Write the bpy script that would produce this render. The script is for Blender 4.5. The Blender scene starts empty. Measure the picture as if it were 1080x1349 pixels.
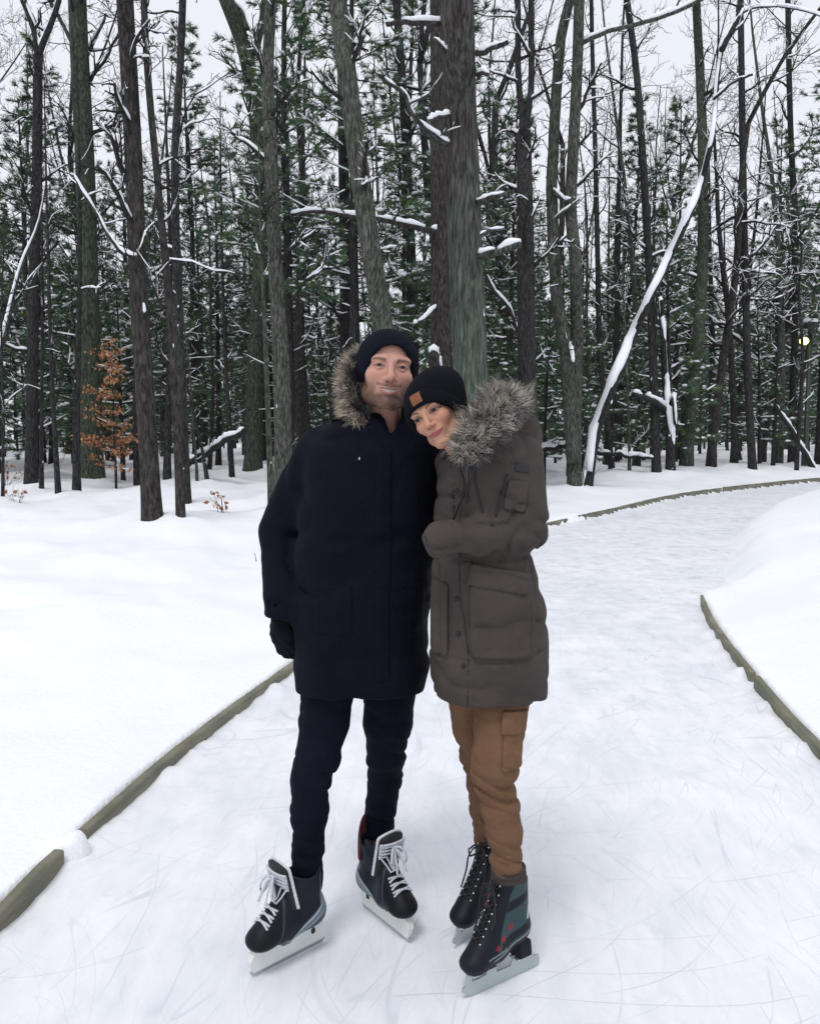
import bpy, math, random, time
import numpy as np
from mathutils import Vector
T00 = time.time()
SC = bpy.context.scene
COL = SC.collection
PI = math.pi
R = math.radians
# ------------------------------------------------------------------ camera
CAM_H, PITCH, FPX = 1.60, R(5.66), 1150.0
cam_d = bpy.data.cameras.new('camera'); cam = bpy.data.objects.new('camera', cam_d); COL.objects.link(cam)
cam.location = (0, 0, CAM_H); cam.rotation_euler = (PI / 2 - PITCH, 0, 0)
cam_d.sensor_fit = 'HORIZONTAL'; cam_d.sensor_width = 36; cam_d.lens = 36 * FPX / 1080
cam_d.clip_start = .05; cam_d.clip_end = 2000
SC.camera = cam
cP, sP = math.cos(PITCH), math.sin(PITCH)
def P(px, py, Y):
    """world point seen at photo pixel (px,py) lying at world distance Y"""
    u = (px - 540) / FPX; v = (py - 674.5) / FPX
    dy = cP - v * sP; dz = -sP - v * cP
    k = Y / dy
    return np.array([u * k, Y, CAM_H + dz * k])
def G(px, py, z=0.0):
    """world point of pixel on the level z"""
    u = (px - 540) / FPX; v = (py - 674.5) / FPX
    dy = cP - v * sP; dz = -sP - v * cP
    k = (z - CAM_H) / dz
    return np.array([u * k, dy * k, z])
# ------------------------------------------------------------------ world and light
SUN_EL, SUN_AZ = R(64), R(205)
w = bpy.data.worlds.new('World'); SC.world = w; w.use_nodes = True
nt = w.node_tree; nt.nodes.clear()
sky = nt.nodes.new('ShaderNodeTexSky'); sky.sky_type = 'NISHITA'; sky.sun_disc = False
sky.sun_elevation = SUN_EL; sky.sun_rotation = SUN_AZ
mx = nt.nodes.new('ShaderNodeMix'); mx.data_type = 'RGBA'; mx.inputs[0].default_value = .90
mx.inputs[7].default_value = (8.3, 8.5, 9.0, 1)          # the even cloud deck in front of the blue
bg = nt.nodes.new('ShaderNodeBackground'); bg.inputs[1].default_value = .104
ow = nt.nodes.new('ShaderNodeOutputWorld')
nt.links.new(sky.outputs[0], mx.inputs[6]); nt.links.new(mx.outputs[2], bg.inputs[0]); nt.links.new(bg.outputs[0], ow.inputs[0])
sd = bpy.data.lights.new('sun', 'SUN'); sd.energy = 1.25; sd.angle = R(16); sd.color = (1, .97, .93)
so = bpy.data.objects.new('sun', sd); COL.objects.link(so)
sdir = Vector((math.sin(SUN_AZ) * math.cos(SUN_EL), math.cos(SUN_AZ) * math.cos(SUN_EL), math.sin(SUN_EL)))
so.rotation_euler = (-sdir).to_track_quat('-Z', 'Y').to_euler(); so.location = (0, -5, 12)
SC.view_settings.view_transform = 'Standard'; SC.view_settings.look = 'None'
SC.view_settings.exposure = 0.10; SC.view_settings.gamma = 1; SC.view_settings.use_curve_mapping = False
SC.render.engine = 'CYCLES'
SC.cycles.max_bounces = 6; SC.cycles.diffuse_bounces = 3; SC.cycles.glossy_bounces = 2; SC.cycles.transmission_bounces = 2
SC.cycles.use_denoising = True
# ------------------------------------------------------------------ material helpers
class NT:
    def __init__(s, name):
        s.m = bpy.data.materials.new(name); s.m.use_nodes = True
        s.t = s.m.node_tree; s.b = s.t.nodes['Principled BSDF']
    def n(s, typ, **kw):
        o = s.t.nodes.new('ShaderNode' + typ)
        for k, v in kw.items():
            if k.startswith('i_'):
                key = k[2:]; key = int(key) if key.isdigit() else key.replace('_', ' ')
                o.inputs[key].default_value = v
            else: setattr(o, k, v)
        return o
    def l(s, a, b):
        s.t.links.new(a, b)
    def coord(s, scale=(1, 1, 1), rot=(0, 0, 0), out='Object'):
        c = s.n('TexCoord'); mp = s.n('Mapping')
        mp.inputs['Scale'].default_value = scale; mp.inputs['Rotation'].default_value = rot
        s.l(c.outputs[out], mp.inputs[0]); return mp.outputs[0]
    def noise(s, vec, scale, detail=3, rough=.55, dist=0):
        o = s.n('TexNoise'); o.inputs['Scale'].default_value = scale; o.inputs['Detail'].default_value = detail
        o.inputs['Roughness'].default_value = rough; o.inputs['Distortion'].default_value = dist
        s.l(vec, o.inputs['Vector']); return o.outputs['Fac']
    def ramp(s, fac, stops):
        o = s.n('ValToRGB'); e = o.color_ramp.elements
        while len(e) < len(stops): e.new(.5)
        for q, (p, c) in zip(e, stops):
            q.position = p; q.color = c if len(c) == 4 else (*c, 1)
        s.l(fac, o.inputs[0]); return o.outputs[0]
    def math(s, op, a, b=None, c=None):
        o = s.n('Math', operation=op)
        for i, x in enumerate((a, b, c)):
            if x is None: continue
            if isinstance(x, (int, float)): o.inputs[i].default_value = x
            else: s.l(x, o.inputs[i])
        return o.outputs[0]
    def mix(s, fac, a, b, mode='MIX'):
        o = s.n('Mix', data_type='RGBA', blend_type=mode)
        for i, x in ((0, fac), (6, a), (7, b)):
            if isinstance(x, (int, float)): o.inputs[i].default_value = x
            elif isinstance(x, tuple): o.inputs[i].default_value = x if len(x) == 4 else (*x, 1)
            else: s.l(x, o.inputs[i])
        return o.outputs[2]
    def bump(s, h, strength=.5, dist=.01, prev=None):
        o = s.n('Bump'); o.inputs['Strength'].default_value = strength; o.inputs['Distance'].default_value = dist
        s.l(h, o.inputs['Height'])
        if prev is not None: s.l(prev, o.inputs['Normal'])
        s.l(o.outputs[0], s.b.inputs['Normal']); return o.outputs[0]
    def base(s, c):
        if isinstance(c, tuple): s.b.inputs['Base Color'].default_value = c if len(c) == 4 else (*c, 1)
        else: s.l(c, s.b.inputs['Base Color'])
    def rough(s, r):
        if isinstance(r, (int, float)): s.b.inputs['Roughness'].default_value = r
        else: s.l(r, s.b.inputs['Roughness'])
    def set(s, **kw):
        for k, v in kw.items(): s.b.inputs[k.replace('_', ' ')].default_value = v
        return s
def simple(name, col, rough=.6, nscale=0, namt=.3, bump=0, bscale=200, metal=0):
    t = NT(name)
    v = t.coord()
    if nscale:
        f = t.noise(v, nscale, 4)
        d = tuple(c * (1 - namt) for c in col); h = tuple(min(1, c * (1 + namt)) for c in col)
        t.base(t.ramp(f, [(.3, d), (.7, h)]))
    else: t.base(col)
    t.rough(rough); t.set(Metallic=metal)
    if bump: t.bump(t.noise(v, bscale, 3), bump, .002)
    return t.m
def vcol_mat(name, rough=.6, bump=0, bscale=300, sss=0, spec=.5, sheen=0, bdist=.001):
    t = NT(name); a = t.n('Attribute', attribute_name='Col'); t.base(a.outputs['Color']); t.rough(rough)
    t.set(Specular_IOR_Level=spec)
    if sss: t.set(Subsurface_Weight=sss, Subsurface_Scale=.006); t.b.inputs['Subsurface Radius'].default_value = (1, .35, .2)
    if sheen: t.set(Sheen_Weight=sheen)
    if bump: t.bump(t.noise(t.coord(), bscale, 3), bump, bdist)
    return t.m
# ------------------------------------------------------------------ mesh helpers
def mesh_np(name, V, F, mat=None, parent=None, smooth=True, col=None, mats=None):
    """V Nx3; F a list of int arrays (each MxK) -> one mesh object"""
    if isinstance(F, np.ndarray): F = [F]
    me = bpy.data.meshes.new(name)
    V = np.ascontiguousarray(V, dtype=np.float32)
    F = [np.asarray(f, dtype=np.int32) for f in F if len(f)]
    me.vertices.add(len(V)); me.vertices.foreach_set('co', V.ravel())
    loops = np.concatenate([f.ravel() for f in F]); tot = np.concatenate([np.full(len(f), f.shape[1], np.int32) for f in F])
    start = np.concatenate([[0], np.cumsum(tot)[:-1]]).astype(np.int32)
    me.loops.add(len(loops)); me.loops.foreach_set('vertex_index', loops)
    me.polygons.add(len(tot)); me.polygons.foreach_set('loop_start', start); me.polygons.foreach_set('loop_total', tot)
    me.polygons.foreach_set('use_smooth', np.full(len(tot), smooth))
    me.update(calc_edges=True)
    if col is not None:
        a = me.color_attributes.new('Col', 'FLOAT_COLOR', 'POINT')
        c = np.ones((len(V), 4), np.float32); c[:, :3] = col; a.data.foreach_set('color', c.ravel())
    me.validate()
    if mat: me.materials.append(mat)
    o = bpy.data.objects.new(name, me); COL.objects.link(o)
    if parent is not None: o.parent = parent
    return o
def tag(o, label=None, cat=None, group=None, kind=None):
    if label: o['label'] = label
    if cat: o['category'] = cat
    if group: o['group'] = group
    if kind: o['kind'] = kind
    return o
def empty(name, loc=(0, 0, 0), rz=0):
    o = bpy.data.objects.new(name, None); COL.objects.link(o); o.location = tuple(float(x) for x in loc); o.rotation_euler = (0, 0, rz)
    o.empty_display_size = .2
    return o
class MB:
    """collects tubes, quads, blobs into one mesh"""
    def __init__(s): s.V = []; s.F = {3: [], 4: []}; s.C = []; s.n = 0
    def add(s, V, F, col=None):
        V = np.asarray(V, float).reshape(-1, 3)
        for f in (F if isinstance(F, list) else [F]):
            f = np.asarray(f, int)
            if len(f): s.F[f.shape[1]].append(f + s.n)
        s.V.append(V); s.n += len(V)
        c = np.ones((len(V), 3)) * .5
        if col is not None: c[:] = col
        s.C.append(c)
    def tube(s, pts, rad, sides=8, cap=True, col=None, jit=None, flat=1.0):
        pts = np.asarray(pts, float); n = len(pts)
        rad = np.full(n, rad, float) if np.isscalar(rad) else np.asarray(rad, float)
        t = np.gradient(pts, axis=0); t /= np.linalg.norm(t, axis=1)[:, None] + 1e-9
        ref = np.array([0, 0, 1.]) if abs(t[0, 2]) < .9 else np.array([1., 0, 0])
        a = np.cross(t, ref); a /= np.linalg.norm(a, axis=1)[:, None] + 1e-9
        b = np.cross(a, t)
        th = np.arange(sides) * 2 * PI / sides
        rr = rad[:, None] * np.ones(sides)[None]
        if jit is not None: rr = rr * jit(n, sides)
        V = pts[:, None] + rr[..., None] * (np.cos(th)[None, :, None] * a[:, None] + flat * np.sin(th)[None, :, None] * b[:, None])
        i = np.arange(n - 1)[:, None] * sides; j = np.arange(sides)[None]; k = (j + 1) % sides
        F = np.stack([i + j, i + k, i + sides + k, i + sides + j], -1).reshape(-1, 4)
        V = V.reshape(-1, 3); Fl = [F]
        if cap:
            m = len(V); V = np.vstack([V, pts[0], pts[-1]]); j = np.arange(sides); k = (j + 1) % sides
            Fl.append(np.stack([k, j, np.full(sides, m)], -1)); o = (n - 1) * sides
            Fl.append(np.stack([o + j, o + k, np.full(sides, m + 1)], -1))
        s.add(V, Fl, col)
    def build(s, name, mat, parent=None, smooth=True, color=False):
        return mesh_np(name, np.vstack(s.V), [np.vstack(s.F[k]) for k in (3, 4) if s.F[k]], mat, parent, smooth, np.vstack(s.C) if color else None)
def box_mb(mb, c, size, rot=None, col=None, bev=0.0):
    h = np.array(size) / 2.; b = min(bev, *(h * .9)) if bev else 0
    if b:                                                             # 24-vertex bevelled box
        V = []; idx = {}
        for sx in (-1, 1):
            for sy in (-1, 1):
                for sz in (-1, 1):
                    sg = np.array([sx, sy, sz])
                    for ax in range(3):
                        p = sg * (h - b); p[ax] = sg[ax] * h[ax]; idx[(sx, sy, sz, ax)] = len(V); V.append(p)
        V = np.array(V); q = []; tr = []
        for ax in range(3):
            u, v = [(1, 2), (2, 0), (0, 1)][ax]
            for sg in (-1, 1):
                r = []
                for (a_, b_) in ((-1, -1), (1, -1), (1, 1), (-1, 1)):
                    k = [0, 0, 0]; k[ax] = sg; k[u] = a_; k[v] = b_; r.append(idx[(*k, ax)])
                q.append(r if sg > 0 else r[::-1])
            for a_ in (-1, 1):                                         # edge along ax
                for b_ in (-1, 1):
                    k0 = [0, 0, 0]; k0[ax] = -1; k0[u] = a_; k0[v] = b_; k1 = list(k0); k1[ax] = 1
                    r = [idx[(*k0, u)], idx[(*k1, u)], idx[(*k1, v)], idx[(*k0, v)]]
                    q.append(r if a_ * b_ < 0 else r[::-1])
        for sx in (-1, 1):
            for sy in (-1, 1):
                for sz in (-1, 1):
                    r = [idx[(sx, sy, sz, a)] for a in range(3)]; tr.append(r if sx * sy * sz > 0 else r[::-1])
        F = [np.array(q), np.array(tr)]
    else:
        V = np.array([[x, y, z] for x in (-1, 1) for y in (-1, 1) for z in (-1, 1)]) * h
        F = np.array([[0, 1, 3, 2], [4, 6, 7, 5], [0, 4, 5, 1], [2, 3, 7, 6], [0, 2, 6, 4], [1, 5, 7, 3]])
    if rot is not None: V = V @ np.asarray(rot).T
    mb.add(V + np.array(c), F, col)
def blob_mb(mb, c, r, rng, seg=6, rings=4, jit=.25, col=None):
    """irregular small lump"""
    th = np.arange(seg) * 2 * PI / seg; ph = np.linspace(0, PI, rings + 1)[1:-1]
    V = [(0, 0, 1.)]
    for p in ph:
        for t in th: V.append((math.sin(p) * math.cos(t), math.sin(p) * math.sin(t), math.cos(p)))
    V.append((0, 0, -1.)); V = np.array(V) * (1 + jit * (rng.random((len(V), 1)) - .5) * 2)
    j = np.arange(seg); k = (j + 1) % seg; tr = [np.stack([np.zeros(seg, int), 1 + j, 1 + k], -1)]
    q = []
    for i in range(len(ph) - 1): q.append(np.stack([1 + i * seg + j, 1 + (i + 1) * seg + j, 1 + (i + 1) * seg + k, 1 + i * seg + k], -1))
    o = 1 + (len(ph) - 1) * seg; tr.append(np.stack([o + j, np.full(seg, o + seg), o + k], -1))
    mb.add(V * np.array(r) + np.array(c), [np.vstack(tr)] + ([np.vstack(q)] if q else []), col)
# value noise on numpy arrays
_rs = np.random.RandomState(7); _LAT = _rs.rand(32, 32, 32).astype(np.float32)
def vnoise(x, y, z):
    x, y, z = np.broadcast_arrays(x, y, z)
    xi = np.floor(x).astype(int); yi = np.floor(y).astype(int); zi = np.floor(z).astype(int)
    fx = x - xi; fy = y - yi; fz = z - zi
    fx = fx * fx * (3 - 2 * fx); fy = fy * fy * (3 - 2 * fy); fz = fz * fz * (3 - 2 * fz)
    r = 0
    for a in (0, 1):
        for b in (0, 1):
            for c in (0, 1):
                wgt = (fx if a else 1 - fx) * (fy if b else 1 - fy) * (fz if c else 1 - fz)
                r = r + wgt * _LAT[(xi + a) & 31, (yi + b) & 31, (zi + c) & 31]
    return r * 2 - 1
def sstep(a, b, x):
    t = np.clip((x - a) / (b - a), 0, 1); return t * t * (3 - 2 * t)
def unit(v): return v / (np.linalg.norm(v) + 1e-9)
def unit_rows(a): return a / (np.linalg.norm(a, axis=1)[:, None] + 1e-9)
# ------------------------------------------------------------------ path edges
def spline(pts, step=.06):
    p = np.array(pts, float); d = np.concatenate([[0], np.cumsum(np.linalg.norm(np.diff(p, axis=0), axis=1))])
    m = np.gradient(p, d, axis=0)
    s = np.arange(0, d[-1], step); i = np.clip(np.searchsorted(d, s, 'right') - 1, 0, len(d) - 2)
    h = (d[i + 1] - d[i]); t = ((s - d[i]) / h)[:, None]; h = h[:, None]
    return (2 * t**3 - 3 * t**2 + 1) * p[i] + (t**3 - 2 * t**2 + t) * h * m[i] + (-2 * t**3 + 3 * t**2) * p[i + 1] + (t**3 - t**2) * h * m[i + 1]
LEFT = spline([(-.75, -4), (-1.08, -.8), (-1.24, 1.2), (-1.27, 2.556), (-1.21, 3.25), (-.76, 5.43), (.45, 9.4), (2.02, 13.36), (3.56, 15.66), (6.13, 19.5), (9.08, 22.65), (11.8, 25.1), (18, 29), (28, 33), (45, 37)])
RIGHT = spline([(1.6, -4), (1.72, 0), (1.82, 2), (1.92, 3.96), (2.09, 5.24), (2.565, 7.6), (3.44, 9.9), (5.02, 13.66), (9.7, 20.6), (15, 25), (26, 29.5), (45, 33)])
def sdist(C, x, y, side):
    """signed distance to a path edge, positive on the snow side"""
    x = x.ravel(); y = y.ravel(); out = np.empty(len(x), np.float32)
    c = C[::2].astype(np.float32); tg = np.gradient(c, axis=0); nrm = np.stack([-tg[:, 1], tg[:, 0]], 1) * side
    nrm /= np.linalg.norm(nrm, axis=1)[:, None]
    for a in range(0, len(x), 40000):
        xs = x[a:a + 40000].astype(np.float32); ys = y[a:a + 40000].astype(np.float32)
        d2 = (xs[:, None] - c[None, :, 0])**2 + (ys[:, None] - c[None, :, 1])**2
        k = d2.argmin(1); dx = xs - c[k, 0]; dy = ys - c[k, 1]
        sg = np.sign(dx * nrm[k, 0] + dy * nrm[k, 1]); proj = np.abs(dx * nrm[k, 0] + dy * nrm[k, 1])
        dd = np.sqrt(d2[np.arange(len(k)), k]); out[a:a + 40000] = sg * np.where(dd < .5, np.minimum(proj, dd), dd)
    return out
MOUNDS = []                                                           # snow heaped round trunks: (x, y, height, radius)
DRIFTS = [(-1.21, 3.075, .085, .08), (2.75, 14.48, .55, .12), (2.62, 7.95, .35, .2)]
def snow_h(x, y, tl, tr):
    b1 = vnoise(x / 1.7, y / 1.7, 3.3 + 0 * x) * .045 + vnoise(x / .6, y / .6, 8.1 + 0 * x) * .022 + vnoise(x / .22, y / .22, 1.7 + 0 * x) * .007
    far = sstep(0, 3.0, np.maximum(tl, tr))
    dr = np.zeros_like(x)
    for dx, dy, rr, amt in DRIFTS: dr = np.maximum(dr, np.exp(-((x - dx)**2 + (y - dy)**2) / rr**2))
    t = tl + .17 * dr
    edge = sstep(.018, .062 + .10 * dr, t)
    hl = .066 + .022 * sstep(3.1, 2.6, y) + .010 * vnoise(x / .35, y / .35, 6.6 + 0 * x) + dr * .05 + .20 * sstep(.1, 3.2, tl) + b1 * (.25 + 3.0 * far) + vnoise(x / 7, y / 7, 5.5 + 0 * x) * .10 * sstep(3, 9, tl)
    hl = -.14 + (hl + .14) * edge
    soft = sstep(7.5, 8.6, y)                                          # beyond the last board the bank slumps onto the ice
    t2 = tr + .17 * dr + soft * (.10 + .12 * vnoise(x / .5, y / .5, 2.2 + 0 * x))
    e2 = sstep(.018, .062 + .55 * soft + .10 * dr, t2)
    hr = .074 + .010 * vnoise(x / .35, y / .35, 6.6 + 0 * x) + dr * .04 + .20 * sstep(.05, 1.5, tr) + (.08 + .06 * soft) * sstep(.05, .7, tr) + b1 * (.25 + 1.3 * sstep(.2, 1.5, tr))
    hr = -.14 + (hr + .14) * e2
    h = np.where(tl > -.2, hl, np.where(tr > -.4, hr, -.14))
    for mx_, my_, mh, mr in MOUNDS: h = h + mh * np.exp(-((x - mx_)**2 + (y - my_)**2) / mr**2)
    return h
def fan(r, a, o=(0, -1.5)):
    rr, aa = np.meshgrid(r, a, indexing='ij'); x = o[0] + rr * np.sin(aa); y = o[1] + rr * np.cos(aa)
    n, m = rr.shape; i = np.arange(n - 1)[:, None] * m; j = np.arange(m - 1)[None]
    return x, y, np.stack([i + j, i + j + 1, i + m + j + 1, i + m + j], -1).reshape(-1, 4)[:, ::-1]
def ground_z(x, y):
    x = np.atleast_1d(np.asarray(x, float)); y = np.atleast_1d(np.asarray(y, float))
    return float(snow_h(x, y, sdist(LEFT, x, y, 1), sdist(RIGHT, x, y, -1))[0])
# ------------------------------------------------------------------ materials of the ground
t = NT('snow'); v = t.coord()
n1 = t.noise(v, 1.3, 4); n2 = t.noise(v, 22, 5, .6); n3 = t.noise(v, 140, 2)
t.base(t.ramp(n1, [(.3, (.80, .82, .87)), (.7, (.865, .88, .915))])); t.rough(.75); t.set(Specular_IOR_Level=.25)
b = t.bump(n2, .45, .02); t.bump(n3, .35, .004, b); SNOW = t.m
t = NT('branch_snow'); v = t.coord()
t.base((.84, .86, .91)); t.rough(.8); t.set(Specular_IOR_Level=.2); t.bump(t.noise(v, 60, 3), .4, .01); BSNOW = t.m
# skated ice: frosted white with long blade cuts, scuffed powder and clearer grey patches
t = NT('skated_ice')
acc = None
for k, (rot, sc, str_, eps, seed) in enumerate([(14, 2.0, .050, .0050, 1), (-24, 1.6, .045, .0045, 5), (50, 1.8, .055, .0050, 9), (-48, 1.5, .05, .0045, 14), (2, 3.2, .045, .0075, 21), (32, 3.6, .05, .0080, 27), (-9, 3.4, .045, .0080, 33), (78, 2.0, .06, .005, 41), (22, 6.0, .09, .009, 52), (-38, 6.5, .10, .009, 63), (64, 6.0, .11, .009, 74)]):
    c = t.n('TexCoord'); mp = t.n('Mapping'); wn = t.n('TexNoise'); wn.inputs['Scale'].default_value = .75; wn.inputs['Detail'].default_value = 0; wo = t.n('VectorMath', operation='MULTIPLY_ADD'); wo.inputs[1].default_value = (.9, .9, 0); t.l(c.outputs['Object'], wn.inputs['Vector']); t.l(wn.outputs['Color'], wo.inputs[0]); t.l(c.outputs['Object'], wo.inputs[2]); mp.inputs['Rotation'].default_value = (0, 0, R(rot)); mp.inputs['Location'].default_value = (seed * 3.7, seed * 1.9, seed)
    t.l(wo.outputs[0], mp.inputs[0])
    st = t.n('VectorMath', operation='MULTIPLY'); st.inputs[1].default_value = (1, str_, 1); t.l(mp.outputs[0], st.inputs[0])
    f = t.noise(st.outputs[0], sc * 2.1, 0.0, .5)
    g = t.noise(mp.outputs[0], sc * 1.3, 2)
    line = t.math('SUBTRACT', 1.0, t.math('MINIMUM', t.math('DIVIDE', t.math('ABSOLUTE', t.math('SUBTRACT', f, .5)), eps), 1.0))
    gate = t.math('MULTIPLY', t.math('SUBTRACT', g, .47), 9.0); gate = t.math('MINIMUM', t.math('MAXIMUM', gate, 0.0), 1.0)
    line = t.math('MULTIPLY', line, gate)
    if seed > 50: line = t.math('MULTIPLY', line, .45)
    elif seed in (5, 14, 33): line = t.math('MULTIPLY', line, .6)
    acc = line if acc is None else t.math('MAXIMUM', acc, line)
v = t.coord(); big = t.noise(v, .9, 4, .6); mid = t.noise(v, 5, 4, .65, .4); fine = t.noise(v, 60, 4, .7)
sw = t.noise(t.coord((1, .25, 1), (0, 0, R(25))), 9, 4, .7)
pal = t.ramp(t.math('ADD', t.math('MULTIPLY', big, .55), t.math('MULTIPLY', sw, .45)), [(.36, (.675, .70, .758)), (.50, (.765, .782, .825)), (.62, (.83, .842, .872))])
colr = t.mix(t.math('MULTIPLY', acc, .38), pal, (.42, .46, .55))
t.base(colr)
t.rough(t.ramp(mid, [(.35, (.32,) * 3), (.6, (.62,) * 3)])); t.set(Specular_IOR_Level=.45)
h = t.math('SUBTRACT', t.math('ADD', t.math('MULTIPLY', mid, .5), t.math('MULTIPLY', fine, .25)), t.math('MULTIPLY', acc, .35))
t.bump(h, .32, .010); ICE = t.m
# weathered green-grey edging boards
t = NT('weathered_board'); v = t.coord((1, 1, 9)); f = t.noise(v, 3.0, 5, .65); f2 = t.noise(t.coord(), 2.1, 3)
c1 = t.ramp(f, [(.3, (.11, .105, .075)), (.55, (.21, .195, .145)), (.75, (.32, .295, .225))])
t.base(t.mix(t.ramp(f2, [(.4, (0, 0, 0)), (.62, (1, 1, 1))]), c1, t.mix(.5, c1, (.075, .10, .07)))); t.rough(.85); t.bump(f, .5, .006); BOARD = t.m
# ------------------------------------------------------------------ boards
def board(y0, y1, C, side, label, group, rng, hgt=.118, shift=0):
    k = np.where((C[:, 1] > y0) & (C[:, 1] < y1))[0]; k = k[::2] if len(k) > 24 else k
    c = C[k]; tg = np.gradient(c, axis=0); nr = np.stack([-tg[:, 1], tg[:, 0]], 1) * side; nr /= np.linalg.norm(nr, axis=1)[:, None]
    top = hgt + .006 * np.array([vnoise(np.array([q * .7]), np.array([0.]), np.array([y0]))[0] for q in range(len(c))])
    a = c + nr * (.004 + shift); b2 = c + nr * (.044 + shift)
    prof = [np.c_[a, np.full(len(c), -.12)], np.c_[a, top - .005], np.c_[a + nr * .005, top], np.c_[b2 - nr * .005, top], np.c_[b2, top - .006], np.c_[b2, np.full(len(c), -.12)]]
    V = np.stack(prof, 1); n, m, _ = V.shape
    org = np.array([c[0, 0], c[0, 1], 0]); V = V - org
    i = np.arange(n - 1)[:, None] * m; j = np.arange(m)[None]; j2 = (j + 1) % m
    F = np.stack([i + j, i + j2, i + m + j2, i + m + j], -1).reshape(-1, 4)
    if side < 0: F = F[:, ::-1]
    V = V.reshape(-1, 3); cap = [[0, 1, 4, 5], [1, 2, 3, 4]]; o = (n - 1) * m
    cp = np.array(cap + [[o + q for q in f[::-1]] for f in cap])
    if side > 0: cp = cp[:, ::-1]
    ob = mesh_np('edging_board', V, [F, cp], BOARD, None, False); ob.location = org
    tag(ob, label, 'edging board', group)
rng = random.Random(3)
gl, gr = 'wooden boards edging the outer side of the ice path', 'wooden boards edging the inner side of the ice path'
board(.9, 3.03, LEFT, 1, 'dark green-grey wooden edging board nearest the viewer, cut off by the bottom left corner', gl, rng, .088)
board(3.12, 7.6, LEFT, 1, 'long weathered tan edging board running up to the man from the snow-covered gap', gl, rng, .072)
board(7.62, 14.35, LEFT, 1, 'wooden edging board coming out from behind the woman beside the ice', gl, rng, .075)
board(14.6, 17.4, LEFT, 1, 'short broken-looking edging board half buried in snow in front of the twin stems', gl, rng, .090)
board(17.42, 21.2, LEFT, 1, 'thin far edging board along the bend in front of the pale grey-green trunk', gl, rng, .095)
board(21.22, 27.5, LEFT, 1, 'farthest edging board curving toward the lamp post at the right edge', gl, rng, .105)
board(1.2, 5.27, RIGHT, -1, 'mossy edging board on the right, cut off by the right edge of the picture', gr, rng, .090)
board(5.27, 7.75, RIGHT, -1, 'narrow edging board ending under the snow mound on the right', gr, rng, .080)
def build_ground():
    r = np.concatenate([np.geomspace(1.2, 9, 340, endpoint=False), np.geomspace(9, 420, 260)])
    x, y, F = fan(r, np.linspace(R(-76), R(76), 700)); xf, yf = x.ravel(), y.ravel()
    tl = sdist(LEFT, xf, yf, 1).astype(float); tr = sdist(RIGHT, xf, yf, -1).astype(float)
    z = snow_h(xf, yf, tl, tr)
    keep = (z > -.139)[F].any(1)
    used = np.zeros(len(xf), bool); used[F[keep].ravel()] = True; new = np.cumsum(used) - 1
    tag(mesh_np('snowy_ground', np.c_[xf, yf, z][used], new[F[keep]], SNOW), kind='structure')
    # ice
    ri = np.concatenate([np.geomspace(1.2, 9, 300, endpoint=False), np.geomspace(9, 70, 160)])
    x, y, F = fan(ri, np.linspace(R(-60), R(70), 560)); xf, yf = x.ravel(), y.ravel()
    tl = sdist(LEFT, xf, yf, 1).astype(float); tr = sdist(RIGHT, xf, yf, -1).astype(float)
    d = np.maximum(tl, tr)
    z = vnoise(xf / .8, yf / .8, 4.4 + 0 * xf) * .004 + vnoise(xf / .12, yf / .12, 9.4 + 0 * xf) * .0007
    z = z * sstep(.4, 1.2, np.hypot(xf + 0.05, yf - 2.5)) - .003
    rough = .5 + .5 * vnoise(xf / .16, yf / .16, 7.7 + 0 * xf); r2 = .5 + .5 * vnoise(xf / .05, yf / .05, 2.7 + 0 * xf)
    z = z + sstep(-.17, -.0, d) * (1 - (tr > tl) * sstep(7.3, 7.8, yf)) * (.006 + .062 * rough**2.2 + .016 * r2)   # scraped snow banked against the boards
    keep = (np.where(yf > 7.2, np.maximum(tl, tr - .9), d) < .05)[F].all(1)
    used = np.zeros(len(xf), bool); used[F[keep].ravel()] = True; new = np.cumsum(used) - 1
    tag(mesh_np('ice_path', np.c_[xf, yf, z][used], new[F[keep]], ICE), kind='structure')
# ------------------------------------------------------------------ bark, needles
def bark(name, dark, light, moss=None, mossamt=.5, zs=.24, sc=30, foot=False):
    t = NT(name); v = t.coord((1, 1, zs)); f = t.noise(v, sc, 6, .7, .3); big = t.noise(t.coord(), 1.6, 4, .6)
    c = t.ramp(f, [(.36, tuple(x * .35 for x in dark)), (.49, dark), (.64, light)])
    if moss:
        c = t.mix(t.ramp(big, [(.62 - mossamt * .4, (0, 0, 0)), (.75 - mossamt * .3, (.75, .75, .75))]), c, t.mix(1.0, c, moss, 'MULTIPLY'))
    if foot:                                                           # green algae on the lower trunk
        s = t.n('SeparateXYZ'); t.l(t.coord(), s.inputs[0]); g = t.math('SUBTRACT', t.math('ADD', 1.15, t.math('MULTIPLY', big, .9)), t.math('MULTIPLY', s.outputs['Z'], .27)); g = t.math('MINIMUM', t.math('MAXIMUM', g, 0.0), 1.0)
        c = t.mix(t.math('MULTIPLY', t.math('MULTIPLY', g, .75), t.math('MINIMUM', t.math('MULTIPLY', big, 1.6), 1.0)), c, t.ramp(f, [(.36, (.030, .042, .033)), (.49, (.078, .108, .086)), (.64, (.150, .195, .162))]))
    t.base(c); t.rough(.9); t.set(Specular_IOR_Level=.2)
    vo = t.n('TexVoronoi', feature='DISTANCE_TO_EDGE'); vo.inputs['Scale'].default_value = sc * .7; t.l(v, vo.inputs['Vector'])
    b = t.bump(t.math('MINIMUM', vo.outputs['Distance'], .25), .8, .05); t.bump(f, .7, .02, b); return t.m
BARK_DARK = bark('dark_bark', (.030, .029, .030), (.066, .063, .063))
BARK_BROWN = bark('brown_bark', (.038, .034, .032), (.088, .078, .073))
BARK_GREY = bark('grey_bark', (.066, .066, .062), (.165, .162, .152), (.80, .95, .72), .6)
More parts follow.
